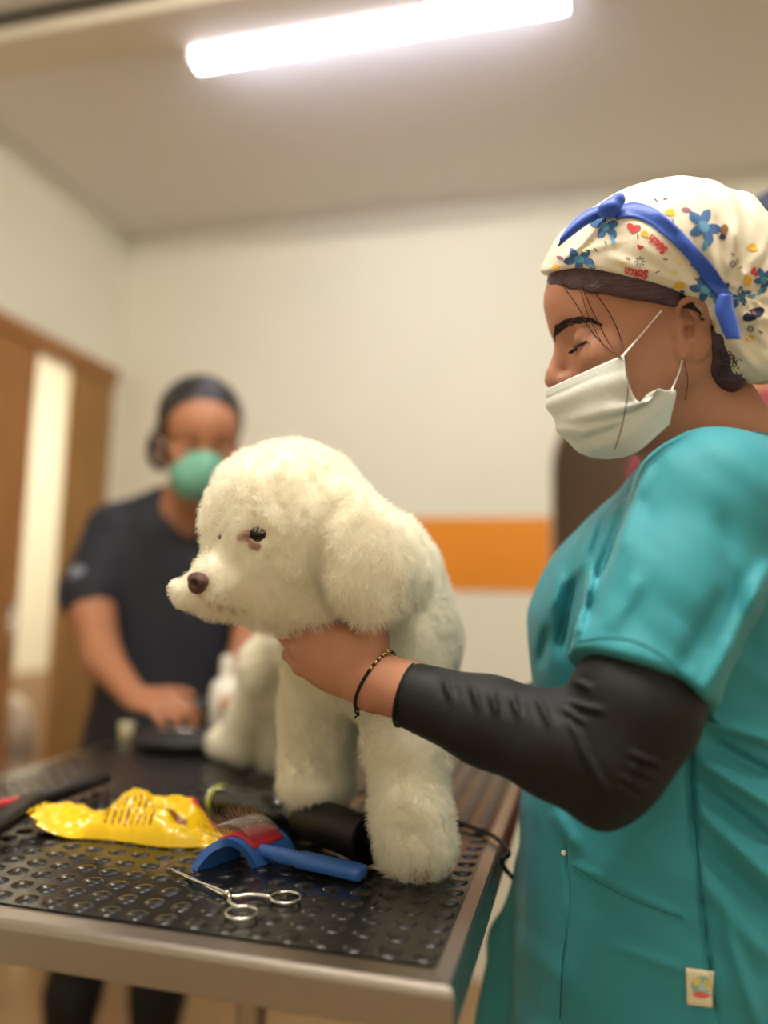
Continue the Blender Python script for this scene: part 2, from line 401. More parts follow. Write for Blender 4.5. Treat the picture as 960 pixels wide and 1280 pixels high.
# slicker brush
A1 = onz(238, 1088, TZM); A2 = onz(322, 1085, TZM); B2 = onz(377, 1052, TZM+.012)
t = empty('slicker_brush', A2, 'blue slicker brush with a red pin pad and a tuft of brown hair', 'brush')
ex = A2-A1; ey = unit(B2-A2-unit(ex)*((B2-A2)@unit(ex))*0.15); ey[2] = 0; ey = ey*np.linalg.norm((B2-A2)[:2])
def arc(u, lift=0.0):
    # u 0..1 from the left foot over the arch to the right corner
    p = A1+ex*u; z = .030*(math.sin(math.pi*min(1, u*1.02+.0)))**.7
    return p+np.array([0, 0, z+lift])
us = np.linspace(0, 1, 28)
mb = MB(); G = np.array([[arc(u)+ey*v for v in np.linspace(0, 1, 8)] for u in us]); 
for i in range(len(G)):
    for j in range(8): G[i, j] += unit(ex)*0.0
mb.grid(G, thick=.008)
mb.build('head_plate', M_blue, t, angle=50)
mb = MB(); G = np.array([[arc(u, .0015+.0015*(1-abs(2*u-1.0)))+ey*v for v in np.linspace(.13, .9, 6)] for u in np.linspace(.30, .86, 14)]); mb.grid(G, thick=.003); mb.build('pin_pad', M_red, t)
mb = MB(); rnd = np.random.RandomState(3)
for u in np.linspace(.33, .82, 12):
    for v in np.linspace(.18, .86, 12):
        b0 = arc(u, .003)+ey*v; b1 = b0+np.array([-.002, 0, .008])-unit(ex)*.003; mb.tube([b0, b1, b1+np.array([0, 0, .003])-unit(ex)*.0035], .00022, 4)
tag(mb.build('pins', M_chrome, t), kind='stuff')
mb = MB()
for i in range(230):
    u = rnd.uniform(.14, .50); v = rnd.uniform(.2, .98); b0 = arc(u, .004)+ey*v; d = rnd.normal(0, 1, 3)*.0045+np.array([-.002, 0, .007])-unit(ex)*.004
    b0 = b0+np.array([0, 0, rnd.uniform(0, .006)]); d2 = rnd.normal(0, 1, 3)*.0035
    mb.tube(cr([b0, b0+d*.5+d2*.3, b0+d+d2*.2, b0+d*1.4+d2], 3), .00016, 3, cap=False)
tag(mb.build('hair_tuft', mat('brown_hair', (150, 112, 90), .7), t), kind='stuff')
# handle
H0 = onz(335, 1065, TZM+.012); H1 = onz(455, 1092, TZM+.008)
hd = unit(H1-H0); hs = unit(np.cross(hd, (0, 0, 1))); hu = np.cross(hs, hd); L = np.linalg.norm(H1-H0)
mb = MB(); secs = [(0, .006, .004), (.08, .009, .006), (.2, .0095, .007), (.3, .008, .006), (.36, .0125, .007), (.6, .012, .007), (.9, .0115, .0075), (.98, .011, .007), (1, .008, .005)]
Vv = []
for s_, a, b in secs:
    for k in range(20):
        q = 2*math.pi*k/20; c, s2 = math.cos(q), math.sin(q)
        Vv.append(H0+hd*L*s_+hs*a*np.sign(c)*abs(c)**.6+hu*b*np.sign(s2)*abs(s2)**.6)
n = len(secs); mb.add(Vv, [[i*20+k, i*20+(k+1) % 20, (i+1)*20+(k+1) % 20, (i+1)*20+k] for i in range(n-1) for k in range(20)]+[list(range(20)), [(n-1)*20+k for k in range(20)]])
mb.tube(cr([H0-hd*.025-hu*.001, H0-hd*.01, H0+hd*.012], 4), .007, 12)
mb.build('handle', M_blue, t, angle=60)
# haemostat forceps
t = empty('forceps', onz(310, 1125, TZM), 'small steel ring-handled forceps lying closed near the table edge', 'forceps')
zf = TZM+.003
tip = onz(213, 1086, zf); piv = onz(283, 1118, zf+.001); r1 = onz(302, 1141, zf); r2 = onz(357, 1122, zf)
def ringpts(c, r, n=28): return [c+np.array([r*math.cos(a), r*math.sin(a), 0]) for a in np.linspace(0, 2*math.pi, n, endpoint=False)]
for (rc, off) in ((r1, .0012), (r2, -.0012)):
    mb = MB(); rad = .0138; dv = unit((rc-piv)*np.array([1, 1, 0])); sd = np.cross(dv, (0, 0, 1))
    mb.tube(ringpts(rc, rad), .0018, 8, closed=True)
    mb.tube(cr([tip+sd*off*.5, tip*.6+piv*.4+sd*off, piv+np.array([0, 0, off]), piv*.45+(rc-dv*rad)*.55+sd*off*2, rc-dv*rad], 6), [.0009]*6+[.0016]*6+[.0024]*6+[.0021]*6+[.0019], 8)
    mb.build('shank', M_chrome, t)
MB().lathe([(.0034, -.003), (.0034, .0035), (.002, .0042)], piv).build('pivot_screw', M_chrome, t)
# yellow packet of wipes, crumpled
t = empty('wipes_packet', onz(170, 1055, TZM), 'crumpled yellow packet with red and brown printing lying on the mat', 'packet')
a0 = onz(50, 1034, TZM); a1 = onz(300, 1047, TZM); ax = unit((a1-a0)*np.array([1, 1, 0])); ay = np.array([-ax[1], ax[0], 0]); Lp = np.linalg.norm(a1-a0)
M_yel = mat('yellow_film', (252, 206, 4), .25, spec=.6, coat=.3, bump=.3, bscale=22, detail=2)
M_film_red = mat('red_print', (214, 60, 24), .3); M_film_brown = mat('brown_print', (140, 84, 16), .35); M_film_white = mat('white_print', (235, 225, 190), .3)
nu, nv = 150, 44; G = np.zeros((2, nu, nv, 3)); col = np.zeros((nu-1, nv-1), int)
for sgn in (0, 1):
    for i, u in enumerate(np.linspace(0, 1, nu)):
        wy = (.032+.016*math.sin(math.pi*min(1, u*1.15+.02))**.8)*(1+.10*math.sin(u*9+1))*(.72 if u < .06 else 1)
        hz = .036*(math.sin(math.pi*u)**.45)*(.75+.38*math.sin(u*7.5+3.6)+.12*math.sin(u*19))+.001
        for j, v in enumerate(np.linspace(-1, 1, nv)):
            e = (1-v*v)**.55; q = np.array([[u*9, v*2.3, sgn*3.0]]); nz = hash_noise(q, 1.0, 4)[0]; nz2 = hash_noise(q, 2.7, 5)[0]
            crease = abs(hash_noise(q, 1.5, 8)[0])*.5+.22*abs(((u*3.1+v*.55) % 1)*2-1)+.16*abs(((u*4.3-v*.8+.3) % 1)*2-1)
            z = e*hz*(1 if sgn else .08)+(nz*.018+nz2*.008-crease*.034+.008)*e*(1 if sgn else 0)*min(1, u*8, (1-u)*8)
            lift = .020*max(0, 1-u/.25)**1.5
            G[sgn, i, j] = a0+ax*u*Lp+ay*(v*wy+.010*math.sin(u*5))+np.array([0, 0, max(z, 0)+lift+(.0006 if sgn else 0)])
mb = MB()
def pm(i, j):
    u = i/(nu-1); v = 2*j/(nv-1)-1
    if .72 < u < .99 and .30 < v < .44: return 1                                    # red rule
    if .74 < u < .79 and .18 < v < .46: return 1
    if .56 < u < .72 and .40 < v < .80 and math.sin(u*150+3*math.sin(v*16)) > .25 and math.sin(v*22+u*30) > -.5: return 1
    if .36 < u < .62 and -.88 < v < -.18 and (i % 5 in (0, 1)) and math.sin(j*1.9+i*2.7) > -.72: return 2
    if .60 < u < .76 and -.5 < v < -.34: return 2
    if .30 < u < .40 and .3 < v < .75 and math.sin(u*120)*math.sin(v*18) > .1: return 3
    return 0
q = nu*nv; Vt = G[1].reshape(-1, 3); Vb = G[0].reshape(-1, 3)
mb.V = [Vt, Vb]; mb.n = 2*q
for i in range(nu-1):
    for j in range(nv-1):
        mb.F.append([i*nv+j, i*nv+j+1, (i+1)*nv+j+1, (i+1)*nv+j]); mb.M.append(pm(i, j)); mb.F.append([q+i*nv+j, q+(i+1)*nv+j, q+(i+1)*nv+j+1, q+i*nv+j+1]); mb.M.append(0)
mb.build('wrapper', [M_yel, M_film_red, M_film_brown, M_film_white], t)
s0 = G[1, 0].mean(0); mb = MB(); Gs = np.array([[s0-ax*(.012-k*.004)+ay*v*.020+np.array([0, 0, .002*math.sin(v*9+k)+.001*k]) for v in np.linspace(-1, 1, 24)] for k in range(4)]); mb.grid(Gs, thick=.0005); mb.build('crimped_seal', M_yel, t)
# black comb rake on the left
t = empty('grooming_comb', onz(40, 1020, TZM), 'black plastic grooming comb with fine teeth and a long flat arm', 'comb')
c0 = onz(-40, 1050, TZM+.012); c1 = onz(42, 1002, TZM+.024); c2 = onz(131, 972, TZM+.016)
mb = MB()
def bar(mb, a, b, wa, wb, ha, hb, n=2):
    d = unit(b-a); s = unit(np.cross(d, (0, 0, 1))); u = np.cross(s, d); V = []
    for p, w_, h_ in ((a, wa*.85, ha*.85), (a+d*.003, wa, ha), (b-d*.003, wb, hb), (b, wb*.8, hb*.8)):
        for k in range(16):
            q = 2*math.pi*k/16; c, s2 = math.cos(q), math.sin(q); V.append(p+s*w_*np.sign(c)*abs(c)**.45+u*h_*np.sign(s2)*abs(s2)**.45)
    mb.add(V, [[i*16+k, i*16+(k+1) % 16, (i+1)*16+(k+1) % 16, (i+1)*16+k] for i in range(3) for k in range(16)]+[list(range(16)), [48+k for k in range(16)]])
bar(mb, c1, c2, .0125, .012, .0075, .0065); bar(mb, c0, c1+unit(c1-c0)*.006, .021, .0135, .0085, .008); mb.build('handle', M_black, t, angle=40)
mb = MB(); sdn = unit(np.cross(unit(c1-c0), (0, 0, 1)))
for i in range(26):
    p = c0+(c1-c0)*(.25+.72*i/25)+sdn*.018-np.array([0, 0, .002]); mb.tube([p, p+sdn*.008+np.array([0, 0, -.011])], [.0008, .0004], 5)
mb.build('teeth', M_black, t)
t2 = MB(); rb0 = onz(-30, 1010, TZM+.006); rb1 = onz(24, 1000, TZM+.006); bar(t2, rb0, rb1, .008, .006, .004, .004)
o = t2.build('toothed_clip', M_red, None, angle=40); tag(o, 'small red plastic clip lying behind the black comb', 'clip')
# hair dryer under the front paw
t = empty('hair_dryer', onz(360, 1030, TZM), 'glossy black hair dryer with lime trim lying under the dog\'s paw', 'hair dryer')
M_gloss = mat('glossy_black', (14, 15, 15), .12, coat=.4); M_lime = mat('lime_trim', (176, 182, 60), .3)
b0 = onz(268, 1000, TZM+.020); b1 = onz(385, 1022, TZM+.026); b2 = onz(462, 1050, TZM+.027); d0 = unit(b1-b0); d1 = unit(b2-b1)
MB().lathe([(.004, -.008), (.013, -.003), (.0175, .006), (.0195, .018), (.020, .05), (.0205, .09), (.021, np.linalg.norm(b1-b0))], b0, d0, 32).build('barrel', M_gloss, t)
Ln = np.linalg.norm(b2-b1)
MB().lathe([(.0218, -.010), (.0235, -.002), (.024, .006), (.0245, Ln-.012), (.0262, Ln-.011), (.0262, Ln), (.022, Ln), (.021, Ln-.02), (.0, Ln-.022)], b1, d1, 32).build('nozzle', M_black, t, angle=40)
MB().lathe([(.0185, .006), (.0200, .007), (.0203, .0105), (.019, .0115)], b0, d0, 32).build('trim_ring', M_lime, t)
MB().lathe([(.0140, -.003), (.0172, .001), (.0178, .003), (.015, .0035)], b0, d0, 32).build('end_ring', M_chrome, t)
g0 = b0+d0*.085; MB().tube(cr([g0+np.array([0, .012, -.004]), g0+np.array([.02, .05, -.006]), g0+np.array([.035, .10, -.008]), g0+np.array([.04, .125, -.008])], 5), [.013]*5+[.014]*5+[.013]*5+[.011], 16).build('grip', M_gloss, t)
gl = onz(345, 992, TZM+.045); MB().lathe([(.006, 0), (.007, .002), (.004, .0035)], gl-np.array([0, 0, .006]), (0, -.3, 1)).build('silver_button', M_chrome, t)
e0 = g0+np.array([.04, .125, -.008])
pts = [e0, e0+np.array([.03, .03, -.004]), onz(500, 985, TZM+.006), onz(560, 1022, TZM+.004), onz(590, 1034, TZM+.004), onz(618, 1046, TZM+.004), onz(638, 1070, TZM+.002)]
edge = np.array([TX1+.005, pts[-1][1]-.006, TZ-.004]); pts = pts[:-1]+[onz(636, 1066, TZM+.004), edge, P(655, 1118, .965), P(672, 1180, 1.02), P(700, 1260, 1.08)]
MB().tube(cr(pts, 8), .0027, 8).build('power_cord', M_black, t)
# far end of the table: clippers, bottle, pot
t = empty('hair_clipper', onz(240, 905, TZM), 'dark hair clipper held over the far end of the table', 'clipper')
k0 = onz(212, 886, TZM+.05); k1 = onz(268, 884, TZM+.05); bar_m = MB(); bar(bar_m, k0, k1, .024, .026, .018, .018); bar_m.build('clipper_body', mat('dark_grey_plastic', (52, 50, 48), .35), t, angle=40)
mb = MB(); bar(mb, k1, k1+unit(k1-k0)*.02, .022, .020, .008, .004); mb.build('blade', M_chrome, t, angle=40)
t = empty('tool_pouch', onz(215, 925, TZM), 'rounded black tool pouch lying behind the dog at the far end', 'pouch')
S = SDF(); pc = onz(222, 926, TZM+.018); S.ell(pc, (.085, .05, .021)); S.ell(pc+np.array([.06, .02, .004]), (.05, .04, .019), k=.02); S.post.append(lambda p: hash_noise(p, 40, 2)*.004)
sdf_obj('pouch_body', S, pc-.14, pc+.14, .004, mat('black_cloth', (30, 30, 31), .6), t)
MB().tube([pc+np.array([-.05, -.02, .020]), pc+np.array([0, -.028, .024]), pc+np.array([.05, -.022, .023])], .0016, 6).build('zip', M_chrome, t)
c = onz(158, 921, TZM); t = empty('small_pot', c, 'tiny cream pot standing by the left edge of the table', 'pot')
MB().lathe([(.013, 0), (.014, .002), (.014, .02), (.0, .021)], c).build('pot_body', mat('cream_plastic', (196, 186, 150), .4), t, angle=40)
MB().lathe([(.0155, .018), (.0155, .028), (.0, .029)], c).build('lid', mat('cream_lid', (206, 198, 168), .4), t, angle=40)
c = onz(281, 920, TZM); t = empty('spray_bottle', c, 'white plastic bottle standing behind the dog on the table', 'bottle')
MB().lathe([(.03, 0), (.034, .004), (.034, .085), (.029, .105), (.014, .118), (.013, .128)], c).build('bottle_body', M_white, t)
MB().lathe([(.015, .122), (.015, .155), (.009, .16)], c).build('cap', M_white, t, angle=40)

# ================================================================== the dog
dog = empty('dog', (-.33, 1.0, TZM), 'small fluffy white dog with a brown nose standing on the grooming table', 'dog')
S = SDF()
hc = P(368, 650, .80)
S.ell(P(368, 644, .800), (.075, .078, .074), k=.02)                       # skull
S.ell(P(330, 648, .765), (.055, .050, .056), k=.03)                       # forehead
S.ell(P(352, 702, .775), (.052, .050, .048), k=.025)                       # cheek
S.cap(P(322, 706, .765), P(272, 727, .735), .040, .0270, k=.025)            # muzzle
S.ell(P(250, 738, .738), (.016, .020, .013), k=.015); S.ell(P(232, 739, .757), (.014, .018, .013), k=.02)
S.cap(P(330, 744, .765), P(272, 752, .745), .028, .015, k=.015)           # lower jaw
S.ell(P(303, 697, .80), (.03, .03, .035), k=.02)                          # far cheek
S.cap(P(335, 760, .722), P(262, 748, .706), .0050, .0035, k=.006, mode='s')  # mouth line
S.cap(P(404, 672, .85), P(462, 790, .870), .068, .080, k=.02)             # neck to chest
S.cap(P(478, 720, .90), P(494, 800, .90), .066, .072, k=.03)            # shoulder
S.ell(P(432, 800, .88), (.062, .062, .066), k=.03)
S.cap(P(470, 790, .93), P(402, 792, 1.17), .082, .074, k=.03)             # trunk
S.chain([P(500, 840, .865), P(508, 930, .82), P(514, 1010, .80), P(517, 1052, .792)], [.050, .036, .034, .036], k=.02)
S.ell(onz(518, 1088, TZM)+np.array([0, .012, .026]), (.037, .042, .029), k=.015)
S.chain([P(410, 820, .90), P(402, 890, .92), P(396, 950, .925), P(396, 975, .92)], [.050, .041, .036, .038], k=.02)
S.ell(P(396, 982, .91), (.038, .042, .025), k=.015)
S.chain([P(384, 790, 1.18), P(335, 830, 1.20), P(316, 890, 1.235), P(304, 925, 1.25)], [.062, .036, .030, .034], k=.02)
hp = onz(288, 950, TZM); S.ell(hp+np.array([.0, .01, .030]), (.042, .044, .030), k=.02)
S.chain([P(400, 800, 1.20), P(366, 860, 1.22), P(355, 930, 1.23)], [.070, .044, .036], k=.02)
hp2 = onz(352, 965, TZM); S.ell(hp2+np.array([0, .01, .028]), (.038, .042, .029), k=.02)
S.cap(P(372, 760, 1.23), P(372, 700, 1.27), .022, .02, k=.02)                # tail
S.ell(P(392, 748, .778), (.037, .034, .030), k=.02); S.ell(P(350, 752, .775), (.026, .026, .024), k=.02)   # throat ruff
# hanging ear on the near side
Ae = np.stack([CR*.97+CU*.2, -CR*.2+CU*.97, CF], 1)
S.ell(P(459, 702, .738), (.0455, .057, .025), A=Ae, k=.004)
S.ell(P(436, 655, .752), (.034, .042, .026), A=Ae, k=.014)
S.ell(P(500, 705, .775), (.030, .050, .028), A=Ae, k=.015)
S.ell(P(300, 690, .87), (.022, .05, .03), A=Ae, k=.01)                       # far ear
# eye socket
eye = P(322, 667, .7225)
def refine_surface(px, py, d0=.6, d1=1.2):
    ds = np.linspace(d0, d1, 600); v = S.ev(np.array([P(px, py, d) for d in ds])); i = np.argmax(v < 0); return P(px, py, ds[i]), ds[i]
e_s, e_d = refine_surface(322, 667); e2_s, e2_d = refine_surface(277, 672); n_s, n_d = refine_surface(250, 728)
S.ell(e_s-CF*.006, (.0125, .009, .012), A=Ae, k=.008, mode='s')
S.post.append(lambda p: -.0045*hash_noise(p, 55, 1)-.003*hash_noise(p, 110, 2))
M_dogskin = mat('dog_coat', (248, 240, 222), .95, sheen=.3, bump=.6, bscale=220)
V, Fq = S.mesh(onz(250, 1000, TZM)*0+np.array([-.85, .60, .88]), np.array([.06, 1.55, 1.46]), .0042)
V = smooth_np(V, Fq, 2)
V[:, 2] = np.maximum(V[:, 2], TZM+.001)
body = link('body', mesh_np('body', V, Fq), dog, [M_dogskin])
# fur: short fluffy strands rooted on the body
def fur(V, Fq, n, seed, lenfn, parent, name, m, r0=.00016, npt=5, wave=.0022, curl=180., lean=None):
    rs = np.random.RandomState(seed); T = np.concatenate([Fq[:, [0, 1, 2]], Fq[:, [0, 2, 3]]])
    a, b, c = V[T[:, 0]], V[T[:, 1]], V[T[:, 2]]; N = np.cross(b-a, c-a); ar = np.linalg.norm(N, axis=1); N /= ar[:, None]+1e-12
    VN = np.zeros_like(V)
    for k in range(3): np.add.at(VN, T[:, k], N*ar[:, None])
    VN /= np.linalg.norm(VN, axis=1)[:, None]+1e-12
    wgt = ar.copy(); cen = (a+b+c)/3; L = lenfn(cen); wgt[L <= 0] = 0
    idx = rs.choice(len(T), n, p=wgt/wgt.sum()); u = rs.rand(n, 1); v = rs.rand(n, 1); s = (u+v) > 1; u = np.where(s, 1-u, u); v = np.where(s, 1-v, v)
    p = a[idx]+u*(b[idx]-a[idx])+v*(c[idx]-a[idx])
    nn = VN[T[idx, 0]]*(1-u-v)+VN[T[idx, 1]]*u+VN[T[idx, 2]]*v; nn /= np.linalg.norm(nn, axis=1)[:, None]
    ln = lenfn(p)*rs.uniform(.55, 1.12, n)
    fx = np.stack([hash_noise(p, 75, 11+q) for q in range(3)], 1)*1.25+np.stack([hash_noise(p, 190, 21+q) for q in range(3)], 1)*1.0
    d = nn+fx+rs.normal(0, .14, (n, 3))+np.array([0, 0, -.22])
    if lean is not None: d = d+lean(p)
    d -= nn*np.minimum(0, (d*nn).sum(1)-.35)[:, None]; d /= np.linalg.norm(d, axis=1)[:, None]
    ph = (hash_noise(p, 60, 31)*9)[:, None]; t1 = np.cross(d, nn+.01); t1 /= np.linalg.norm(t1, axis=1)[:, None]+1e-9; t2 = np.cross(d, t1)
    pts = np.zeros((n, npt, 3), np.float32)
    for k in range(npt):
        s = k/(npt-1); ang = ph+s*4.5
        pts[:, k] = p-nn*.001+d*(ln*s)[:, None]+(t1*np.cos(ang)+t2*np.sin(ang))*wave*s+np.array([0, 0, -1.0])*(ln*s*s*.12)[:, None]
    pts[:, :, 2] = np.maximum(pts[:, :, 2], TZM+.0004)
    cv = bpy.data.hair_curves.new(name); cv.add_curves([npt]*n)
    cv.attributes['position'].data.foreach_set('vector', pts.ravel())
    ra = cv.attributes.new('radius', 'FLOAT', 'POINT') if 'radius' not in cv.attributes else cv.attributes['radius']
    ra.data.foreach_set('value', np.tile(np.linspace(1, .35, npt)*r0, n).astype(np.float32))
    return link(name, cv, parent, [m])
def flen(p):
    L = np.full(len(p), .0108)
    def near(c, r): return np.linalg.norm(p-c, axis=1) < r
    dm = np.linalg.norm(p-P(275, 725, .74), axis=1); L = np.where(dm < .05, .0065+.05*np.clip(dm-.02, 0, .1), L)
    L = np.where(near(e_s-CF*.004, .018), .0075, L); L = np.where((np.linalg.norm((p-(e_s+CF*.003-CU*.0045))@np.stack([CR, CU, CF], 1)/np.array([1.25, .8, 1.2]), axis=1) < .0088), 0, L); L = np.where(near(n_s, .0125), 0, L); L = np.where(near(e2_s, .006), .001, L)
    L = np.where(near(P(232, 739, .757), .025), .005, L)
    L = np.where((np.linalg.norm((p-P(460, 735, .742))/np.array([1, 1, 1.3]), axis=1) < .06) & (L > .01), .0125, L)
    return L
def flean(p):
    # hair hangs down on the ears, is brushed back from the nose on the muzzle
    w_ = np.clip(1-np.linalg.norm((p-P(462, 725, .742)), axis=1)/.075, 0, 1)[:, None]; m_ = np.clip(1-np.linalg.norm(p-P(265, 730, .74), axis=1)/.06, 0, 1)[:, None]
    return w_*np.array([0, 0, -1.6])+m_*(CR*.5-CU*.7)
M_fur = bpy.data.materials.new('white_fur'); M_fur.use_nodes = True
nt = M_fur.node_tree; pb = nt.nodes['Principled BSDF']; pb.inputs['Base Color'].default_value = (*srgb(255, 252, 240), 1)
pb.inputs['Roughness'].default_value = .8; pb.inputs['Specular IOR Level'].default_value = .25
tr = nt.nodes.new('ShaderNodeBsdfTranslucent'); tr.inputs[0].default_value = (*srgb(255, 251, 238), 1)
mx = nt.nodes.new('ShaderNodeMixShader'); mx.inputs[0].default_value = .45
nt.links.new(pb.outputs[0], mx.inputs[1]); nt.links.new(tr.outputs[0], mx.inputs[2]); nt.links.new(mx.outputs[0], nt.nodes['Material Output'].inputs[0])
tag(fur(V, Fq, 300000, 5, flen, dog, 'fur', M_fur, lean=flean), kind='stuff')
# eye with rims
M_eye = mat('dark_eye', (14, 9, 9), .06, spec=.4, coat=.2); M_rim = mat('pink_rim', (190, 146, 132), .6, var=.3, vscale=60)
ec = e_s+CF*.0080
S2 = SDF(); S2.ell(ec, (.0112, .0082, .0098), A=np.stack([CR, CU, CF], 1)); o = sdf_obj('eye', S2, ec-.014, ec+.014, .0008, M_eye, dog)
mb = MB(); ring_ = []
for a in np.linspace(0, 2*math.pi, 32, endpoint=False):
    ring_.append(ec-CF*.0062+CR*(.0086*math.cos(a))+CU*(.0058*math.sin(a)-.0006)+CF*(.0034*abs(math.cos(a))))
mb.tube(ring_, .0015, 8, closed=True); mb.build('eye_rim', mat('dark_rim', (84, 56, 56), .5), dog)
def spot(cs, L):
    def f(p):
        o = np.zeros(len(p))
        for c, r in cs: o = np.where(np.linalg.norm(p-c, axis=1) < r*(1+hash_noise(p, 400, 2)*.8), L, o)
        return np.where(np.linalg.norm(p-(e_s+CF*.003-CU*.001), axis=1) < .0092, 0, o)
    return f
def furmat(name, c):
    m = M_fur.copy(); m.name = name; m.node_tree.nodes['Principled BSDF'].inputs['Base Color'].default_value = (*srgb(*c), 1)
    m.node_tree.nodes['Translucent BSDF'].inputs[0].default_value = (*srgb(*c), 1); return m
tag(fur(V, Fq, 1500, 8, spot([(e_s-CR*.0100-CU*.003, .0065), (e_s-CR*.004-CU*.009, .0065)], .0066), dog, 'stained_fur', furmat('pinkish_fur', (226, 196, 180)), lean=flean), 'pinkish stained fur under the eye', kind='stuff')
mcs = [(refine_surface(x, y)[0], r) for x, y, r in ((262, 752, .004), (275, 756, .004), (290, 760, .004), (305, 762, .0035), (250, 744, .003), (232, 752, .003))]
tag(fur(V, Fq, 200, 9, spot(mcs, .0068), dog, 'mouth_fur', furmat('tan_fur', (214, 190, 156)), lean=flean), 'tan stained fur along the mouth', kind='stuff')
ec2 = e2_s+CF*.002; S2 = SDF(); S2.ell(ec2, (.0035, .0035, .004)); sdf_obj('eye', S2, ec2-.008, ec2+.008, .0006, M_eye, dog)
# nose
nc = P(247, 726, n_d-.004); nf = unit(-CR*.75-CF*.62+CU*.05); nr = unit(np.cross(nf, CU)); nu_ = np.cross(nr, nf)
An = np.stack([nr, nf, nu_], 1); S2 = SDF()
S2.ell(nc, (.0136, .0090, .0082), A=An, k=.004); S2.ell(nc-nu_*.005, (.0075, .0075, .0075), A=An, k=.004)
for s_ in (-1, 1): S2.ell(nc+nr*s_*.0066+nf*.0074-nu_*.0016, (.0042, .0055, .0030), A=An, k=.002, mode='s')
S2.cap(nc+nf*.0092-nu_*.001, nc+nf*.008-nu_*.014, .0008, .0008, k=.001, mode='s')
sdf_obj('nose', S2, nc-.02, nc+.02, .0007, mat('brown_nose', (88, 54, 52), .34, bump=.7, bscale=900, var=.15, vscale=200), dog)
# claws on the near paw
M_claw = mat('claw', (150, 120, 92), .35)
for x, y in ((519, 1091), (527, 1094), (533, 1091)):
    p0, dd = refine_surface(x, y, .7, .9); f0 = unit(p0-onz(517, 1050, TZM)); f0[2] = -.25
    MB().tube(cr([p0-f0*.004+np.array([0, 0, .003]), p0+f0*.006+np.array([0, 0, .003]), p0+f0*.0105+np.array([0, 0, -.002])], 4), [.0021]*4+[.0018]*3+[.0012, .0006], 8).build('claw', M_claw, dog)

# ================================================================== people: shared sculpting
def surf(S, px, py, d0=.5, d1=1.1, n=700, sphere=True):
    """depth at which the ray through (px,py) meets the sculpted surface"""
    v = CF+CR*((px-480)/FPX)+CU*((640-py)/FPX); d = d0
    for _ in range(90):
        q = S.ev((CAM+v*d)[None])[0]
        if q < .0002: return CAM+v*d, d
        d += max(q*.75, .0002)
        if d > d1: return None, None
    return CAM+v*d, d
def head_ops(ear=True, k=1.0):
    h = SDF()
    h.ell((-.014, 0, .052), (.100, .076, .080), k=.02); h.ell((.043, 0, .047), (.061, .060, .050), k=.03)
    h.ell((.040, 0, -.018), (.049, .055, .060), k=.03)
    for s in (1, -1):
        h.cap((.000, .047*s, -.040), (.066, .014*s, -.092), .014, .014, k=.025)
        h.ell((.060, .044*s, -.016), (.024, .019, .018), k=.018)
    h.ell((.048, 0, -.060), (.042, .043, .045), k=.03); h.ell((.074, 0, -.095), (.014, .017, .013), k=.015)
    for s in (1, -1):
        h.cap((.087, .008*s, .025), (.070, .044*s, .028), .009, .008, k=.016)
        h.ell((.097, .034*s, .008), (.019, .019, .013), k=.012, mode='s')
        h.ell((.0700, .0350*s, .0055), (.0158, .0160, .0138), k=.004)
        h.cap((.0855, .024*s, .0130), (.0720, .051*s, .0130), .0011, .0008, k=.003, mode='s')   # lid crease
    h.cap((.088, 0, .014), (.104, 0, -.018), .0062, .0078, k=.012); h.ell((.1055, 0, -.0265), (.0100, .0095, .009), k=.007)
    for s in (1, -1):
        h.ell((.094, .0115*s, -.030), (.010, .0060, .007), k=.006); h.ell((.098, .0065*s, -.037), (.005, .0035, .003), k=.002, mode='s')
    h.ell((.088, 0, -.0560), (.010, .022, .0055), k=.006); h.ell((.085, 0, -.0655), (.010, .019, .006), k=.006)
    h.cap((.095, -.02, -.0610), (.095, .02, -.0610), .0015, .0015, k=.003, mode='s')
    if ear:
        for s in (1, -1):
            def E(x, z, y): 
                c, sn = math.cos(.22), math.sin(.22); return (-.017+(x*c-z*sn)*.94, s*(.0725+y*.85), -.003+z*c+x*sn)
            h.ell(E(-.004, .002, .002), (.0165, .0045, .0260), k=.004)
            rim = [(.010, .004, .000), (.013, .016, .004), (.006, .028, .007), (-.006, .031, .010), (-.0165, .024, .012), (-.0195, .010, .0125), (-.016, -.006, .0105), (-.0085, -.018, .007), (-.001, -.028, .004), (.006, -.022, .001)]
            rim = cr([(a, b, c) for a, b, c in rim], 3); h.chain([E(*q) for q in rim], [.0030]*22+[.0036]*4+[.0042]*(len(rim)-26), k=.002)
            h.ell(E(-.001, .004, .012), (.0085, .0070, .0135), k=.003, mode='s'); h.ell(E(-.008, .014, .013), (.006, .004, .011), k=.003, mode='s')
            h.chain([E(-.009, -.010, .006), E(-.0095, .004, .0075), E(-.004, .019, .005)], [.0028, .0030, .0024], k=.003)
            h.ell(E(.009, -.004, .0045), (.0035, .0040, .006), k=.003); h.ell(E(.001, -.0245, .003), (.0075, .0040, .0075), k=.004)
    return h
def hframe(ray, yaw, pitch, toward=-1.0, roll=0.0):
    hh = ray*np.array([1, 1, 0]); hh = unit(hh); y0 = hh*toward; z0 = np.array([0, 0, 1.0]); x0 = np.cross(y0, z0)
    x1 = x0*math.cos(yaw)+y0*math.sin(yaw); y1 = -x0*math.sin(yaw)+y0*math.cos(yaw)
    x2 = x1*math.cos(pitch)-z0*math.sin(pitch); z2 = z0*math.cos(pitch)+x1*math.sin(pitch)
    y3 = y1*math.cos(roll)+z2*math.sin(roll); z3 = -y1*math.sin(roll)+z2*math.cos(roll)
    return np.stack([x2, y3, z3], 1)
def ray(px, py): return CF+CR*((px-480)/FPX)+CU*((640-py)/FPX)
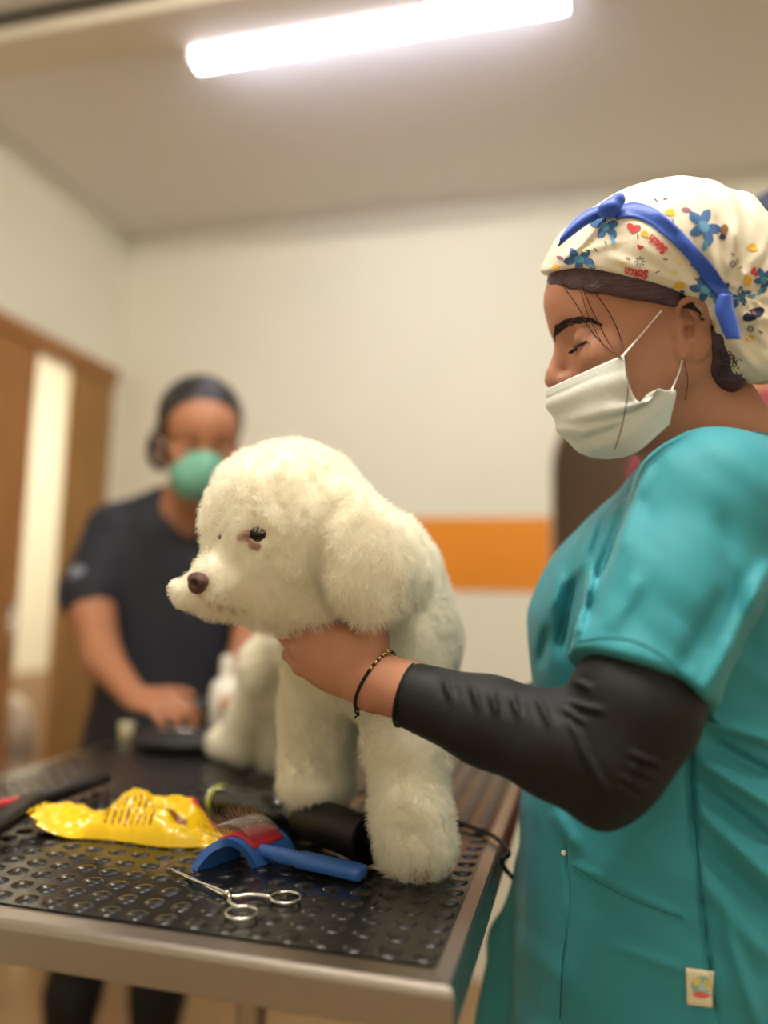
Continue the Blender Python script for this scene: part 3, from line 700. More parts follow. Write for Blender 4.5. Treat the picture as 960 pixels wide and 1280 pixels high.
def loft(secs, af, k=.02, ex=2.3):
    """torso: horizontal sections (z, centre, half along af, half across)"""
    secs = sorted(secs, key=lambda s: s[0]); z = np.array([s[0] for s in secs]); c = np.array([s[1] for s in secs]); a = np.array([s[2] for s in secs]); b = np.array([s[3] for s in secs])
    zz = np.linspace(z[0], z[-1], 120); tt = np.interp(zz, z, np.arange(len(z))); M = np.concatenate([c[:, :2], a[:, None], b[:, None]], 1)
    cc = cr(M, 12); ti = np.arange(len(cc))/12.0; MM = np.stack([np.interp(tt, ti, cc[:, q]) for q in range(4)], 1)
    as_ = np.array([-af[1], af[0], 0])
    def f(p):
        q = np.stack([np.interp(p[:, 2], zz, MM[:, i]) for i in range(4)], 1); dx = (p[:, 0]-q[:, 0]); dy = (p[:, 1]-q[:, 1])
        u = dx*af[0]+dy*af[1]; v = dx*as_[0]+dy*as_[1]; A = np.maximum(q[:, 2], .004); Bq = np.maximum(q[:, 3], .004)
        r = (np.abs(u/A)**ex+np.abs(v/Bq)**ex)**(1/ex); side = (r-1)*np.minimum(A, Bq)*.9
        cap = np.maximum(z[0]-p[:, 2], p[:, 2]-z[-1]); return np.maximum(side, cap)
    return f
def psec(py, l, r, d, hw):
    a, b = P(l, py, d), P(r, py, d); c = (a+b)/2; return (c[2], c, np.linalg.norm((a-b)[:2])/2, hw)
def plane_keep(S, pt, n, k=.002):
    pt = np.array(pt); n = unit(n); return S.op(lambda p: (p-pt)@n, k, 'i')
def hand_ops(S, wrist, xd, zd, side, curls, sc=1.0, spread=.10, thumb=None, thick=1.0):
    """palm and five fingers; xd to the fingers, zd out of the back of the hand, side=+1 when the thumb lies along zd x xd"""
    xd = unit(xd); zd = unit(np.array(zd)-xd*(np.array(zd)@xd)); yd = np.cross(zd, xd)*side
    def L(x, y, z): return np.array(wrist)+(xd*x+yd*y+zd*z)*sc
    A = np.stack([xd, yd, zd], 1)
    S.ell(L(.048, 0, 0), np.array([.052, .036, .0155])*sc, A=A, k=.012); S.ell(L(.022, .004, -.002), np.array([.032, .027, .016])*sc, A=A, k=.012)
    S.ell(L(.035, .026, -.008), np.array([.030, .014, .013])*sc, A=A, k=.012)
    base = [(.088, .028, .001), (.092, .010, .003), (.088, -.008, .002), (.080, -.025, 0)]; ln = [(.040, .025, .020), (.045, .029, .021), (.041, .027, .021), (.032, .020, .019)]; rr_ = [.0088, .0090, .0085, .0076]
    for i in range(4):
        p = L(*base[i]); root = L(base[i][0]-.035, base[i][1]*.75, 0); ang = 0; pts = [root, p]; sp = spread*(1.5-i)
        for j in range(3):
            ang += curls[i][j]; dv = (xd*math.cos(ang)-zd*math.sin(ang))*math.cos(sp)+yd*math.sin(sp); p = p+dv*ln[i][j]*sc; pts.append(p)
        S.chain(pts, np.array([.0085, rr_[i]*1.05, rr_[i], rr_[i]*.92, rr_[i]*.78])*sc, k=.0035)
    th = thumb or [(.018, .026, -.006), (.045, .052, -.012), (.072, .066, -.016), (.094, .070, -.022)]
    S.chain([L(*q) for q in th], np.array([.013, .0115, .0098, .0080])*sc, k=.005)
M_skin = mat('skin', (184, 130, 104), .5, spec=.35, bump=.12, bscale=380, var=.05, vscale=30, sss=.06)
M_skin2 = mat('skin_warm', (172, 118, 88), .5, spec=.35, sss=.05)
M_hair = mat('dark_plum_hair', (84, 50, 62), .42, spec=.6, bump=.9, bscale=60, rgb2=(48, 28, 38), vscale=40, stretch=(1, 9, 9))
M_black_knit = mat('black_knit', (13, 13, 15), .6, spec=.32, bump=.25, bscale=500, sheen=.02)
M_teal = mat('teal_scrub_cloth', (50, 142, 156), .6, spec=.3, bump=.15, bscale=900, sheen=.08)
M_navy = mat('navy_scrub_cloth', (24, 28, 42), .7, sheen=.05)
M_blacktr = mat('black_trouser_cloth', (18, 18, 20), .8)
M_maroon = mat('maroon_cloth', (120, 34, 52), .7)
M_elastic = mat('white_elastic', (235, 215, 208), .6)
M_lash = mat('dark_lashes', (30, 20, 20), .7)

# ------------------------------------------------------------------ the groomer in teal
groomer = empty('person', (.12, .88, 0), 'person in teal scrubs, white surgical mask and printed cap, steadying the white dog\'s neck', 'person')
HS = 1.04
HA = hframe(ray(800, 420), math.radians(11), math.radians(9), roll=math.radians(-8))
HO = P(821, 421, .80)
def HL(x, y, z): return HO+HA@np.array([x, y, z])*HS
def px_folds(segs, dmax, dref=.70):
    L_ = [(np.array([(x1-480)/FPX, (640-y1)/FPX]), np.array([(x2-480)/FPX, (640-y2)/FPX]), am, wd) for x1, y1, x2, y2, am, wd in segs]
    def f(p):
        v = p-CAM; d = v@CF; q = np.stack([(v@CR)/d, (v@CU)/d], 1); out = np.zeros(len(p))
        for a, b, am, wd in L_:
            ba = b-a; h = np.clip((q-a)@ba/(ba@ba), 0, 1); r2 = ((q-a-h[:, None]*ba)**2).sum(1)*dref*dref; out -= am*np.exp(-r2/wd**2)*(1-abs(2*h-1)**3*.8)
        return out*(d < dmax)
    return f
body = SDF(); frame_ops(head_ops(ear=False), HO, HA, HS, body)
# near ear
Aer = np.stack([CR, CU, CF], 1); Ae2 = np.stack([unit(CR*.95+CU*.2-CF*.2), unit(CU*.97-CR*.2), unit(CF*.97+CR*.2)], 1)
def EP(x, y, lift):
    _, d = surf(head_only, min(x, 876), y, .6); return P(x, y, (d or .74)-lift)
head_only = SDF(); head_only.ops = list(body.ops)
body.ell(EP(865, 407, .0045), (.0165, .0280, .0040), A=Ae2, k=.004)
rim = cr([(849, 396, .001), (848, 384, .004), (856, 376, .008), (868, 373, .011), (879, 380, .014), (885, 394, .016), (884, 409, .016), (878, 422, .014), (869, 433, .011), (860, 442, .008), (851, 444, .005), (846, 437, .001)], 4)
body.chain([EP(*q) for q in rim], np.interp(np.arange(len(rim)), [0, 10, 28, 36, 44], [.0026, .0030, .0028, .0036, .0036]), k=.0018)
body.ell(EP(854, 437, .0055), (.0070, .0070, .0038), A=Ae2, k=.004)
body.ell(EP(860, 413, .0085), (.0080, .0110, .0085), A=Ae2, k=.003, mode='s'); body.ell(EP(866, 390, .012), (.0080, .0070, .0065), A=Ae2, k=.003, mode='s')
body.chain([EP(862, 428, .007), EP(872, 418, .010), EP(875, 404, .012), EP(869, 394, .0095), EP(860, 386, .006)], [.0026, .0028, .0028, .0024, .0018], k=.0025)
body.ell(EP(849, 413, .004), (.0032, .0048, .0036), A=Aer, k=.003); body.cap(EP(850, 402, .003), EP(862, 405, .005), .0024, .0014, k=.003)
shN = P(888, 628, .70); elN = P(764, 958, .640)
AF = unit((-CR)*np.array([1, 1, 0]))
body.cap(HL(-.018, 0, -.035), P(886, 560, .815), .052, .056, k=.03); body.cap(P(886, 560, .815), P(890, 640, .83), .060, .09, k=.04)
tors = [psec(590, 850, 955, .83, .12), psec(650, 800, 985, .84, .14), psec(760, 720, 1000, .84, .13), psec(900, 710, 1000, .84, .12), psec(1100, 700, 1005, .84, .14), psec(1350, 700, 1010, .84, .15)]
body.op(loft(tors, AF), .03)
body.chain([P(888, 640, .72), P(845, 770, .668), P(800, 900, .648), P(768, 950, .645), P(690, 928, .662), P(600, 898, .690), P(515, 866, .722), P(470, 852, .742), P(442, 838, .757)], [.052, .044, .040, .036, .034, .027, .0255, .0262, .0230], k=.015)
# wrist is wider in the plane of the palm
wr = P(466, 850, .745); hx = unit(P(380, 806, .775)-wr); hz = unit(-CF+CU*-.25)
hy = unit(np.cross(hz, hx))
hand_ops(body, wr, hx, hz, 1 if hy@CU > 0 else -1, [(.55, .6, .5), (.55, .6, .5), (.6, .6, .5), (.65, .7, .5)], sc=.98, spread=.05,
         thumb=[(.008, .022, -.006), (.020, .050, -.012), (.030, .074, -.024), (.040, .090, -.038)])
body.ell(P(465, 806, .764), (.017, .024, .013), A=np.stack([CR, CU, CF], 1), k=.014)
# far arm, reaching behind the dog
body.chain([P(850, 650, .95), P(760, 800, .985), P(704, 890, .985), P(630, 905, .99), P(560, 905, 1.0)], [.048, .042, .037, .032, .024], k=.015)
hand_ops(body, P(566, 905, .998), P(500, 870, 1.0)-P(566, 905, .998), -CF*.2+CR*.4-CU*.6, 1, [(.3, .4, .3)]*4, sc=.95)
V, Fq = body.mesh([-.36, .45, .62], [.62, 1.28, 1.66], .0024); V = smooth_np(V, Fq, 1)
hb = link('body', mesh_np('body', V, Fq), groomer, [M_skin])
# brow, lashes, loose hair
rs = np.random.RandomState(9); mb = MB()
brow = cr([(691, 422), (697, 412), (708, 405), (722, 401), (738, 401), (750, 406)], 12); bw = np.interp(np.linspace(0, 1, len(brow)), [0, .2, .6, 1], [6.5, 8, 5, 1])
for i in range(430):
    k = rs.randint(0, len(brow)-3); x, y = brow[k]+np.array([rs.normal(0, .8), rs.uniform(-1, 1)*bw[k]*.8]); tx, ty = unit(brow[k+3]-brow[k])
    q0, d = surf(body, x, y, .6, 1.0)
    if d is None: continue
    ty = ty-.35*(1-k/len(brow)); L_ = rs.uniform(4, 7); q1, d1 = surf(body, x+tx*L_, y+ty*L_, .6, 1.0)
    if d1 is None or abs(d1-d) > .008: continue
    a, b = P(x, y, d-.0003), P(x+tx*L_, y+ty*L_, d1-.0007); mb.tube([a, (a+b)/2-CF*.0006, b], [.00045, .0004, .00015], 4)
mb.build('eyebrow', M_lash, groomer)
for s in (1, -1):
    mb = MB(); lid = [HL(.0700+.0163*math.cos(a), s*.035+s*.0166*math.sin(a), -.0005-.0026*math.cos(a)) for a in np.linspace(-.75, 1.3, 18)]
    mb.tube(lid, [.0005]+[.0013]*16+[.0006], 6)
    for i in range(30):
        a = -.7+2.0*i/29; p0 = HL(.0700+.0163*math.cos(a), s*.035+s*.0166*math.sin(a), -.0010-.0026*math.cos(a)); dv = HA@np.array([math.cos(a), s*math.sin(a)*1.1, -.55]); mb.tube([p0, p0+dv*.004, p0+dv*.0070+HA@np.array([0, 0, .0008])], [.00045, .0003, .0001], 4)
    mb.build('eyelashes', M_lash, groomer)
# hair under the cap
cpA = P(676, 343, .78); cpB = P(884, 386, .70); cpA = P(677, 341, .78); brim_n = unit(np.cross(cpB-cpA, P(760, 350, 1)-CAM)); brim_n = brim_n*np.sign(brim_n[2])
Hs = SDF(); Hs.ell(HL(-.012, 0, .052), np.array([.108, .0835, .0865])*HS, A=HA, k=.02); Hs.ell(HL(.034, 0, .052), np.array([.0615, .0665, .052])*HS, A=HA, k=.03)
hpA = P(676, 366, .78); hpM = P(760, 370, .73); hpB = P(845, 394, .70)
hn = unit(np.cross(hpB-hpA, P(760, 370, 1)-CAM)); hn = hn*np.sign(hn[2]); plane_keep(Hs, hpM, -hn, k=.004)
Hn = SDF(); Hn.ell(HL(-.062, .012, -.004), np.array([.048, .060, .052])*HS, A=HA, k=.02); Hn.ell(HL(-.050, .040, -.030), np.array([.026, .026, .040])*HS, A=HA, k=.02)
Hn.chain([HL(-.075, .05, -.02), HL(-.092, .055, -.040), HL(-.088, .058, -.058)], [.016, .011, .006], k=.01)
Hn.chain([HL(-.085, .055, -.008), HL(-.105, .058, -.026), HL(-.118, .06, -.022), HL(-.112, .06, -.012)], [.010, .007, .005, .003], k=.006)
Hn.ell(P(908, 415, .765), (.030, .044, .030), A=np.stack([CR, CU, CF], 1), k=.02)
Hs.ops += Hn.ops; Hs.post.append(lambda p: hash_noise(p@HA*np.array([40, 120, 260])[None]*.8, 1, 3)*.0025)
Hs.ell(HL(-.020, .0840, .000), np.array([.021, .018, .031])*HS, A=HA, k=.004, mode='s')
sdf_obj('hair', Hs, HO-.19, HO+.19, .0022, M_hair, groomer)
mb = MB()
for path, r in ((((700, 352), (722, 383), (738, 412), (758, 434), (777, 447)), .00055), (((727, 358), (745, 398), (762, 430), (779, 452)), .0005), (((738, 358), (762, 392), (778, 430), (785, 480), (778, 530), (768, 562)), .0006), (((724, 358), (736, 396), (752, 428)), .0004), (((855, 452), (860, 476), (856, 500)), .0004)):
    pts = []
    for x, y in path:
        q, d = surf(body, x, y); d = d or .72
        if y > 440 and x < 800: d = min(d, .70)-.008
        pts.append(P(x, y, d-.0042))
    mb.tube(cr(pts, 6), r, 5)
mb.build('loose_strands', mat('reddish_hair', (84, 36, 34), .4), groomer)

mb = MB()
for q in range(26):
    x0, y0 = 896+rs.rand()*36, 440+rs.rand()*30; a0, d0 = surf(Hs, x0, y0, .55, 1.0)
    if d0 is None: continue
    r_ = rs.uniform(3, 8); th = rs.uniform(0, 6); mb.tube(cr([P(x0+r_*(1-k*.12)*math.cos(th+k)*k/3, y0+r_*(1-k*.12)*math.sin(th+k)*k/3, d0-.001-.0012*k) for k in range(6)], 4), .00045, 4)
mb.build('nape_curls', M_hair, groomer)

# surgical cap, printed
capS = SDF(); capS.ell(HL(-.010, 0, .057), np.array([.1120, .0880, .0930])*HS, A=HA, k=.02); capS.ell(HL(.036, 0, .056), np.array([.0680, .0700, .0560])*HS, A=HA, k=.03)
capS.ell(P(852, 332, .775), np.array([.074, .060, .080]), A=np.stack([CR*.8+CU*-.6, CR*.6+CU*.8, CF], 1)[:, [0, 1, 2]], k=.03)
def brim(p):
    q = p-cpA; L = np.linalg.norm(cpB-cpA); s = np.clip(q@((cpB-cpA)/L)/L, 0, 1); return .0145*4*s*(1-s)*(1-.25*s)-q@brim_n
capS.op(brim, .003, 'i')
Ab = np.stack([unit(CR*.80+CU*.60), unit(-CR*.60+CU*.80), CF], 1)
capS.ell(P(902, 358, .770), (.052, .076, .066), A=Ab, k=.03); capS.ell(P(948, 425, .765), (.046, .044, .052), A=Ab, k=.025)
capS.cap(P(915, 385, .72), P(945, 440, .735), .018, .028, k=.02)
# gathers of the bag behind the band
def gather(p):
    q = (p-P(905, 385, .74)); ang = np.arctan2(q@CU, q@CR); r = np.linalg.norm(q, axis=1); w_ = np.clip((r-.012)/.05, 0, 1)*np.clip(((p-P(850, 330, .74))@CR+.005)/.03, 0, 1)
    return (-.0016*np.sin(ang*11+hash_noise(p, 18, 3)*5)-.0010*np.sin(ang*19+1+r*60))*w_+hash_noise(p, 30, 6)*.0035+hash_noise(p@np.stack([CR*.8-CU*.6, CR*.6+CU*.8, CF], 1)*np.array([16., 55., 30.]), 1, 12)*.0035
capS.post.append(gather); capS.post.append(px_folds([(905, 385, 800, 305, 0.0027, .0035), (902, 372, 760, 320, 0.0037, .004), (890, 380, 740, 345, -0.0027, .003), (880, 340, 820, 250, 0.0031, .005), (900, 350, 865, 250, 0.0051, .005), (905, 350, 893, 265, -0.0051, .004), (915, 350, 920, 275, 0.0051, .005), (925, 360, 950, 310, 0.0059, .005), (930, 375, 960, 350, -0.0051, .005), (925, 395, 965, 400, 0.0059, .005), (920, 410, 960, 440, -0.0051, .004), (915, 425, 950, 465, 0.0051, .004), (860, 300, 780, 262, -0.0026, .005), (720, 310, 700, 330, 0.0020, .003), (690, 325, 780, 300, 0.0024, .003)], .80))
Vc, Fc = capS.mesh(HO-.24, HO+.26, .0022); Vc = smooth_np(Vc, Fc, 1)
def near_patch(pts2, lift, S=None, d0=.55):
    out = []
    for x, y in pts2:
        q, d = surf(capS, x, y, d0); d = d if d else .80
        out.append(P(x, y, d-lift))
    return np.array(out)
prints = []   # (verts, faces, material index)
def star_shape(cx, cy, outline, mi, rot=0, sc=1.0, lift=.0006):
    o2 = np.array(outline, float)*sc; c, s = math.cos(rot), math.sin(rot); o2 = o2@np.array([[c, s], [-s, c]]); n = len(o2); pts = [(cx, cy)]
    for f in (.35, .7, 1.0): pts += [(cx+a*f, cy+b*f) for a, b in o2]
    W = near_patch(pts, lift); F = [[0, 1+i, 1+(i+1) % n] for i in range(n)]
    for k in range(2): F += [[1+k*n+i, 1+(k+1)*n+i, 1+(k+1)*n+(i+1) % n, 1+k*n+(i+1) % n] for i in range(n)]
    prints.append((W, F, mi))
def blob(cx, cy, a, b, mi, rot=0, p=2.0, n=16, lift=.0006, wob=0):
    star_shape(cx, cy, [(a*np.sign(math.cos(t))*abs(math.cos(t))**(2/p)*(1+wob*math.sin(3*t)), b*np.sign(math.sin(t))*abs(math.sin(t))**(2/p)) for t in np.linspace(0, 2*math.pi, n, endpoint=False)], mi, rot, lift=lift)
def stroke(pts, wd, mi, lift=.0007):
    pts = np.array(pts, float); t = np.gradient(pts, axis=0); t /= np.linalg.norm(t, axis=1)[:, None]; nn = np.stack([-t[:, 1], t[:, 0]], 1)*wd/2
    q = np.concatenate([pts+nn, pts-nn]); W = near_patch(q, lift); m = len(pts); prints.append((W, [[i, i+1, m+i+1, m+i] for i in range(m-1)], mi))
# leafy blue-and-teal sprigs, pink petals, yellow shells, hearts, tiny dashes
def sprig(cx, cy, s, rot):
    s *= 1.25
    c, sn = math.cos(rot), math.sin(rot)
    def T(x, y): return cx+(x*c-y*sn)*s, cy+(x*sn+y*c)*s
    for k in range(5):
        t = k*1.2566+.3; X, Y = T(8.5*math.cos(t), 5.5*math.sin(t)); blob(X, Y, 6*s, 3.6*s, 2, rot+t, wob=.1)
    X, Y = T(0, 0); blob(X, Y, 4.5*s, 3.6*s, 3, rot, lift=.0009)
    X, Y = T(12, 7); blob(X, Y, 4*s, 2*s, 3, rot+.8, lift=.0009)
def petal(cx, cy, s, rot): blob(cx, cy, 8*s, 3.4*s, 5, rot, wob=.15)
sprig(724, 324, 1.1, .05); sprig(756, 283, 1.1, .5); sprig(882, 362, 1.15, .35); sprig(880, 283, 1.4, 1.0); petal(858, 262, .8, .15); petal(700, 322, .6, .4)
sprig(905, 365, .8, 1.2); sprig(925, 372, .9, -.7); sprig(955, 350, .9, 1.4); sprig(845, 371, .8, .2); petal(866, 332, .5, .5)
blob(942, 393, 15, 7, 6, -.45); petal(940, 391, .6, -.3)
blob(905, 287, 5, 7, 8, .3); blob(903, 296, 4, 4, 6, 0)
for x, y, r, s in ((838, 265, .3, 1), (806, 292, .5, .8), (849, 357, -.1, 1.1), (695, 334, 0, .7), (941, 309, .2, 1), (935, 350, 1.2, 1.1), (938, 423, 0, .9)):
    blob(x, y, 6.5*s, 4.6*s, 4, r, wob=.2)
for x, y, s, r in ((792, 285, 1, .2), (943, 340, .7, 1.3), (800, 309, .5, .3)):
    star_shape(x, y, [(s*9*math.sin(t)**3, -s*7*(13*math.cos(t)-5*math.cos(2*t)-2*math.cos(3*t))/15) for t in np.linspace(0, 2*math.pi, 20, endpoint=False)], 7, r)
for x, y in ((738, 303), (842, 342), (778, 330), (730, 312), (826, 355), (850, 327)): blob(x, y, 5, 3, 9, x*.1, wob=.3)
for x, y, a in ((797, 296, 1.5), (757, 304, 1.2), (785, 323, .4), (832, 324, .2), (822, 340, -.4), (841, 275, 1.2), (916, 318, .5), (925, 335, -.4), (951, 415, .5), (820, 250, .8), (832, 248, -.4), (744, 312, .9), (870, 349, .6), (922, 327, 1.3)):
    stroke([(x-3*math.cos(a), y-3*math.sin(a)), (x, y), (x+3*math.cos(a), y+3*math.sin(a))], 1.3, 10)
for cx, cy, s in ((800, 327, 1), (938, 411, .7), (916, 330, .7)):
    for k in range(8):
        a = k*math.pi/4; stroke([(cx+2.4*s*math.cos(a), cy+2.4*s*math.sin(a)), (cx+4.5*s*math.cos(a), cy+4.5*s*math.sin(a)), (cx+6.8*s*math.cos(a), cy+6.8*s*math.sin(a))], 1.3, 10)
def word(txt, cx, cy, hgt, rot, mi, bend=0.0):
    cu = bpy.data.curves.new('lettering', 'FONT'); cu.body = txt; cu.size = 1; cu.align_x = 'CENTER'; cu.align_y = 'CENTER'; cu.resolution_u = 2; cu.offset = .05
    o = bpy.data.objects.new('lettering', cu); COL.objects.link(o); bpy.context.view_layer.update()
    me = bpy.data.meshes.new_from_object(o.evaluated_get(bpy.context.evaluated_depsgraph_get())); co = np.array([v.co[:] for v in me.vertices]); F = [list(p.vertices) for p in me.polygons]
    bpy.data.objects.remove(o); c, s = math.cos(rot), math.sin(rot); x = co[:, 0]*hgt*1.0; y = -co[:, 1]*hgt*1.25+bend*(x/ hgt)**2
    W = near_patch([(cx+a*c-b*s, cy+a*s+b*c) for a, b in zip(x, y)], .0009); prints.append((W, F, mi))
word('Stitch', 822, 305, 12, math.pi+.72, 7); word('Stitch', 795, 342, 13, math.pi+.12, 7, 1.0)
M_cap = mat('cap_cotton', (226, 216, 196), .8, bump=.12, bscale=700, sheen=.1)
cmats = [M_cap, M_cap, mat('print_blue', (62, 104, 158), .8), mat('print_teal', (92, 152, 186), .8), mat('print_yellow', (232, 176, 44), .8), mat('print_mauve', (150, 98, 124), .8), mat('print_navy', (38, 44, 76), .8), mat('print_red', (206, 62, 68), .8), mat('print_brown', (140, 92, 52), .8), mat('print_pale_yellow', (230, 214, 160), .8), mat('print_ink', (60, 70, 96), .8)]
mb = MB(); mb.V = [Vc]; mb.n = len(Vc); mb.F = [list(map(int, q)) for q in Fc]; mb.M = [0]*len(Fc)
for W, F, mi in prints: mb.add(W, F, mi)
me = mesh_np('surgical_cap', np.concatenate(mb.V), mb.F, True, mb.M); capo = link('surgical_cap', me, groomer, cmats)
# hem of the cap
mb = MB(); hem = []
for x in (680, 692, 706, 725, 748, 772, 798, 822, 846, 866, 882):
    last = None
    for y in np.arange(325, 398, 2.0):
        q, d = surf(capS, x, y, .6, .85)
        if d is not None: last = (y, d)
    if last: hem.append(P(x, last[0]-1.0, last[1]-.0004))
mb.tube(cr(hem, 5), .0016, 8); mb.build('hem', M_cap, capo)
# blue ribbon band, tail and bow
M_rib = mat('blue_ribbon', (28, 78, 188), .45, sheen=.2, bump=.1, bscale=300)
def strip(path, wds, lift, name, parent, m, thick=.0008):
    pts = cr(path, 8); wd = np.interp(np.linspace(0, 1, len(pts)), np.linspace(0, 1, len(wds)), wds); t = np.gradient(pts, axis=0); t /= np.linalg.norm(t, axis=1)[:, None]; nn = np.stack([-t[:, 1], t[:, 0]], 1)
    G = [near_patch(pts+nn*wd[:, None]*v, lift) for v in np.linspace(-.5, .5, 7)]; return MB().grid(np.array(G), thick=thick).build(name, m, parent)
strip([(768, 268), (790, 262), (815, 270), (840, 290), (868, 320), (890, 348), (908, 372)], [12, 19, 20, 19, 18, 20, 15], .0026, 'ribbon_band', capo, M_rib)
db = .70
mb = MB(); tl = cr([(907, 368), (905, 385), (910, 402), (917, 424)], 6); G = []
for v in np.linspace(-1, 1, 6): G.append([P(x+v*(7+5*math.sin(i/len(tl)*3)), y, .690+.003*v*v) for i, (x, y) in enumerate(tl)])
mb.grid(np.array(G), thick=.0012); mb.build('ribbon_tail', M_rib, capo)
_, dB = surf(capS, 760, 275); dB = (dB or .75)-.004
mb = MB(); tl = cr([(700, 301), (716, 285), (738, 270), (768, 260)], 6); G = []
for v in np.linspace(-1, 1, 8): G.append([P(x+v*3, y-v*(3+7*math.sin(math.pi*min(1, .15+i/len(tl)*.85))), dB+.012*(1-i/len(tl))+.004*v*v) for i, (x, y) in enumerate(tl)])
mb.grid(np.array(G), thick=.0015)
S2 = SDF(); S2.cap(P(757, 262, dB-.004), P(773, 250, dB-.006), .0075, .0065); S2.ell(P(764, 262, dB-.004), (.009, .010, .006), k=.004)
Vb, Fb = S2.mesh(P(765, 258, dB)-.03, P(765, 258, dB)+.03, .0012); mb.add(Vb, Fb.tolist()); mb.build('ribbon_bow', M_rib, capo)

# surgical mask: pleated sheet over nose and chin
rows = [[(760, 476, .865), (722, 482, .845), (693, 486, .815), (681, 487, .787), (708, 474, .742), (744, 458, .713), (779, 443, .700)],
        [(755, 500, .870), (722, 505, .848), (694, 506, .815), (682, 505, .785), (709, 494, .738), (746, 480, .708), (784, 474, .696)],
        [(758, 520, .872), (726, 526, .848), (700, 526, .815), (689, 524, .783), (715, 515, .735), (752, 505, .704), (798, 502, .694)],
        [(765, 540, .872), (735, 546, .848), (709, 546, .815), (699, 543, .783), (725, 537, .734), (766, 524, .702), (820, 500, .695)],
        [(780, 556, .868), (752, 562, .845), (726, 562, .812), (716, 559, .784), (740, 556, .738), (782, 543, .706), (844, 488, .698)],
        [(795, 560, .858), (775, 567, .835), (752, 573, .808), (744, 575, .784), (762, 578, .744), (797, 567, .713), (838, 530, .706)]]
C0 = np.array([[P(*q) for q in r] for r in rows]); R1 = np.array([cr(r, 8) for r in C0]); G = np.array([cr(R1[:, j], 10) for j in range(R1.shape[1])]).transpose(1, 0, 2)
du = np.gradient(G, axis=0); dv = np.gradient(G, axis=1); Nn = np.cross(du, dv); Nn /= np.linalg.norm(Nn, axis=2)[..., None]; Nn *= np.sign((Nn@(-CF)).mean())
nr_, nc_ = G.shape[:2]; uu = np.linspace(0, 1, nr_)[:, None]; vv = np.linspace(-1, 1, nc_)[None]
ple = .0013*np.sin(uu*2*math.pi*3.2+vv*.9)*(uu > .1)+.0042*np.exp(-((uu-.47-.20*vv)/.05)**2)*np.clip(vv+.2, 0, 1)+.0034*np.exp(-((uu-.80+.16*vv)/.06)**2)*np.clip(vv+.3, 0, 1)-.004*np.exp(-((uu-.64-.05*vv)/.05)**2)*np.clip(vv, 0, 1)
ple = ple+.0020*np.sin((vv*5+uu*6))*np.clip(uu-.2, 0, 1)
G = G+Nn*(ple+.0012)[..., None]
# keep the sheet outside the face
for it in range(8):
    q = G.reshape(-1, 3); dd = body.ev(q); push = np.clip(.0030-dd, 0, .004); G = (q+(Nn.reshape(-1, 3))*push[:, None]).reshape(G.shape)
M_mask = mat('mask_fabric', (214, 216, 210), .75, bump=.2, bscale=500, sheen=.1)
mko = MB().grid(G, thick=.0009).build('surgical_mask', M_mask, groomer)
MB().grid(G[:7]+Nn[:7]*.0009, thick=.0006).build('nose_strip', M_mask, mko)
def strand(a, pts):
    MB().tube(cr([a]+pts, 6), .0011, 6).build('ear_loop', M_elastic, mko)
def onface(x, y, lift):
    q, d = surf(body, x, y, .55); return P(x, y, (d or .71)-lift)
strand(G[1, -2], [onface(803, 417, .0035), onface(827, 388, .003)]); strand(G[int(nr_*.8), -2], [onface(848, 468, .003), onface(853, 450, .002)])

# ------------------------------------------------------------------ her clothes
T = SDF(); TD = .84
ts = [psec(552, 846, 938, .825, .060), psec(572, 815, 962, .83, .110), psec(610, 782, 1000, TD, .150), psec(650, 742, 1020, TD, .166), psec(700, 695, 1030, TD, .168), psec(755, 667, 1035, TD, .160), psec(800, 662, 1035, TD, .152), psec(870, 668, 1032, TD, .146), psec(950, 664, 1032, TD, .152), psec(1050, 655, 1036, TD, .165), psec(1160, 649, 1045, TD, .176), psec(1280, 643, 1055, TD, .182), psec(1400, 638, 1060, TD, .186)]
T.op(loft(ts, AF), .03)
# near sleeve
sa = P(890, 632, .715); sb = P(798, 858, .660); sdir = unit(sb-sa)
SL = SDF()
T.cap(sa, P(880, 640, .74), .066, .070, k=.03); T.chain([sa, P(846, 740, .682), sb, sb+sdir*.03], [.066, .0600, .0575, .058], k=.025)
hemc = P(797, 851, .66); hem_n = unit(sdir+CU*.10+CR*.10)
armvec = unit(sb-sa)
def arm_only(p):                       # region around the near sleeve, below the hem
    q = p-hemc; along = q@hem_n; rad = np.linalg.norm(q-along[:, None]*hem_n, axis=1); return np.maximum(-along, rad-.085)
T.op(lambda p: np.maximum(arm_only(p), (p-P(800, 850, .738))@CF), .002, 's')
T.op(lambda p: np.maximum(np.linalg.norm((p-hemc)-((p-hemc)@sdir)[:, None]*sdir, axis=1)-.0535, -((p-hemc)@sdir)-.035+0*p[:, 0]) if True else 0, .002, 's') if False else None
# far sleeve
T.chain([P(862, 640, .94), P(800, 740, .975), P(765, 790, .985)], [.062, .056, .054], k=.03)
# collar opening
T.cap(HL(-.016, 0, -.05), P(884, 556, .815), .060, .064, k=.006, mode='s')
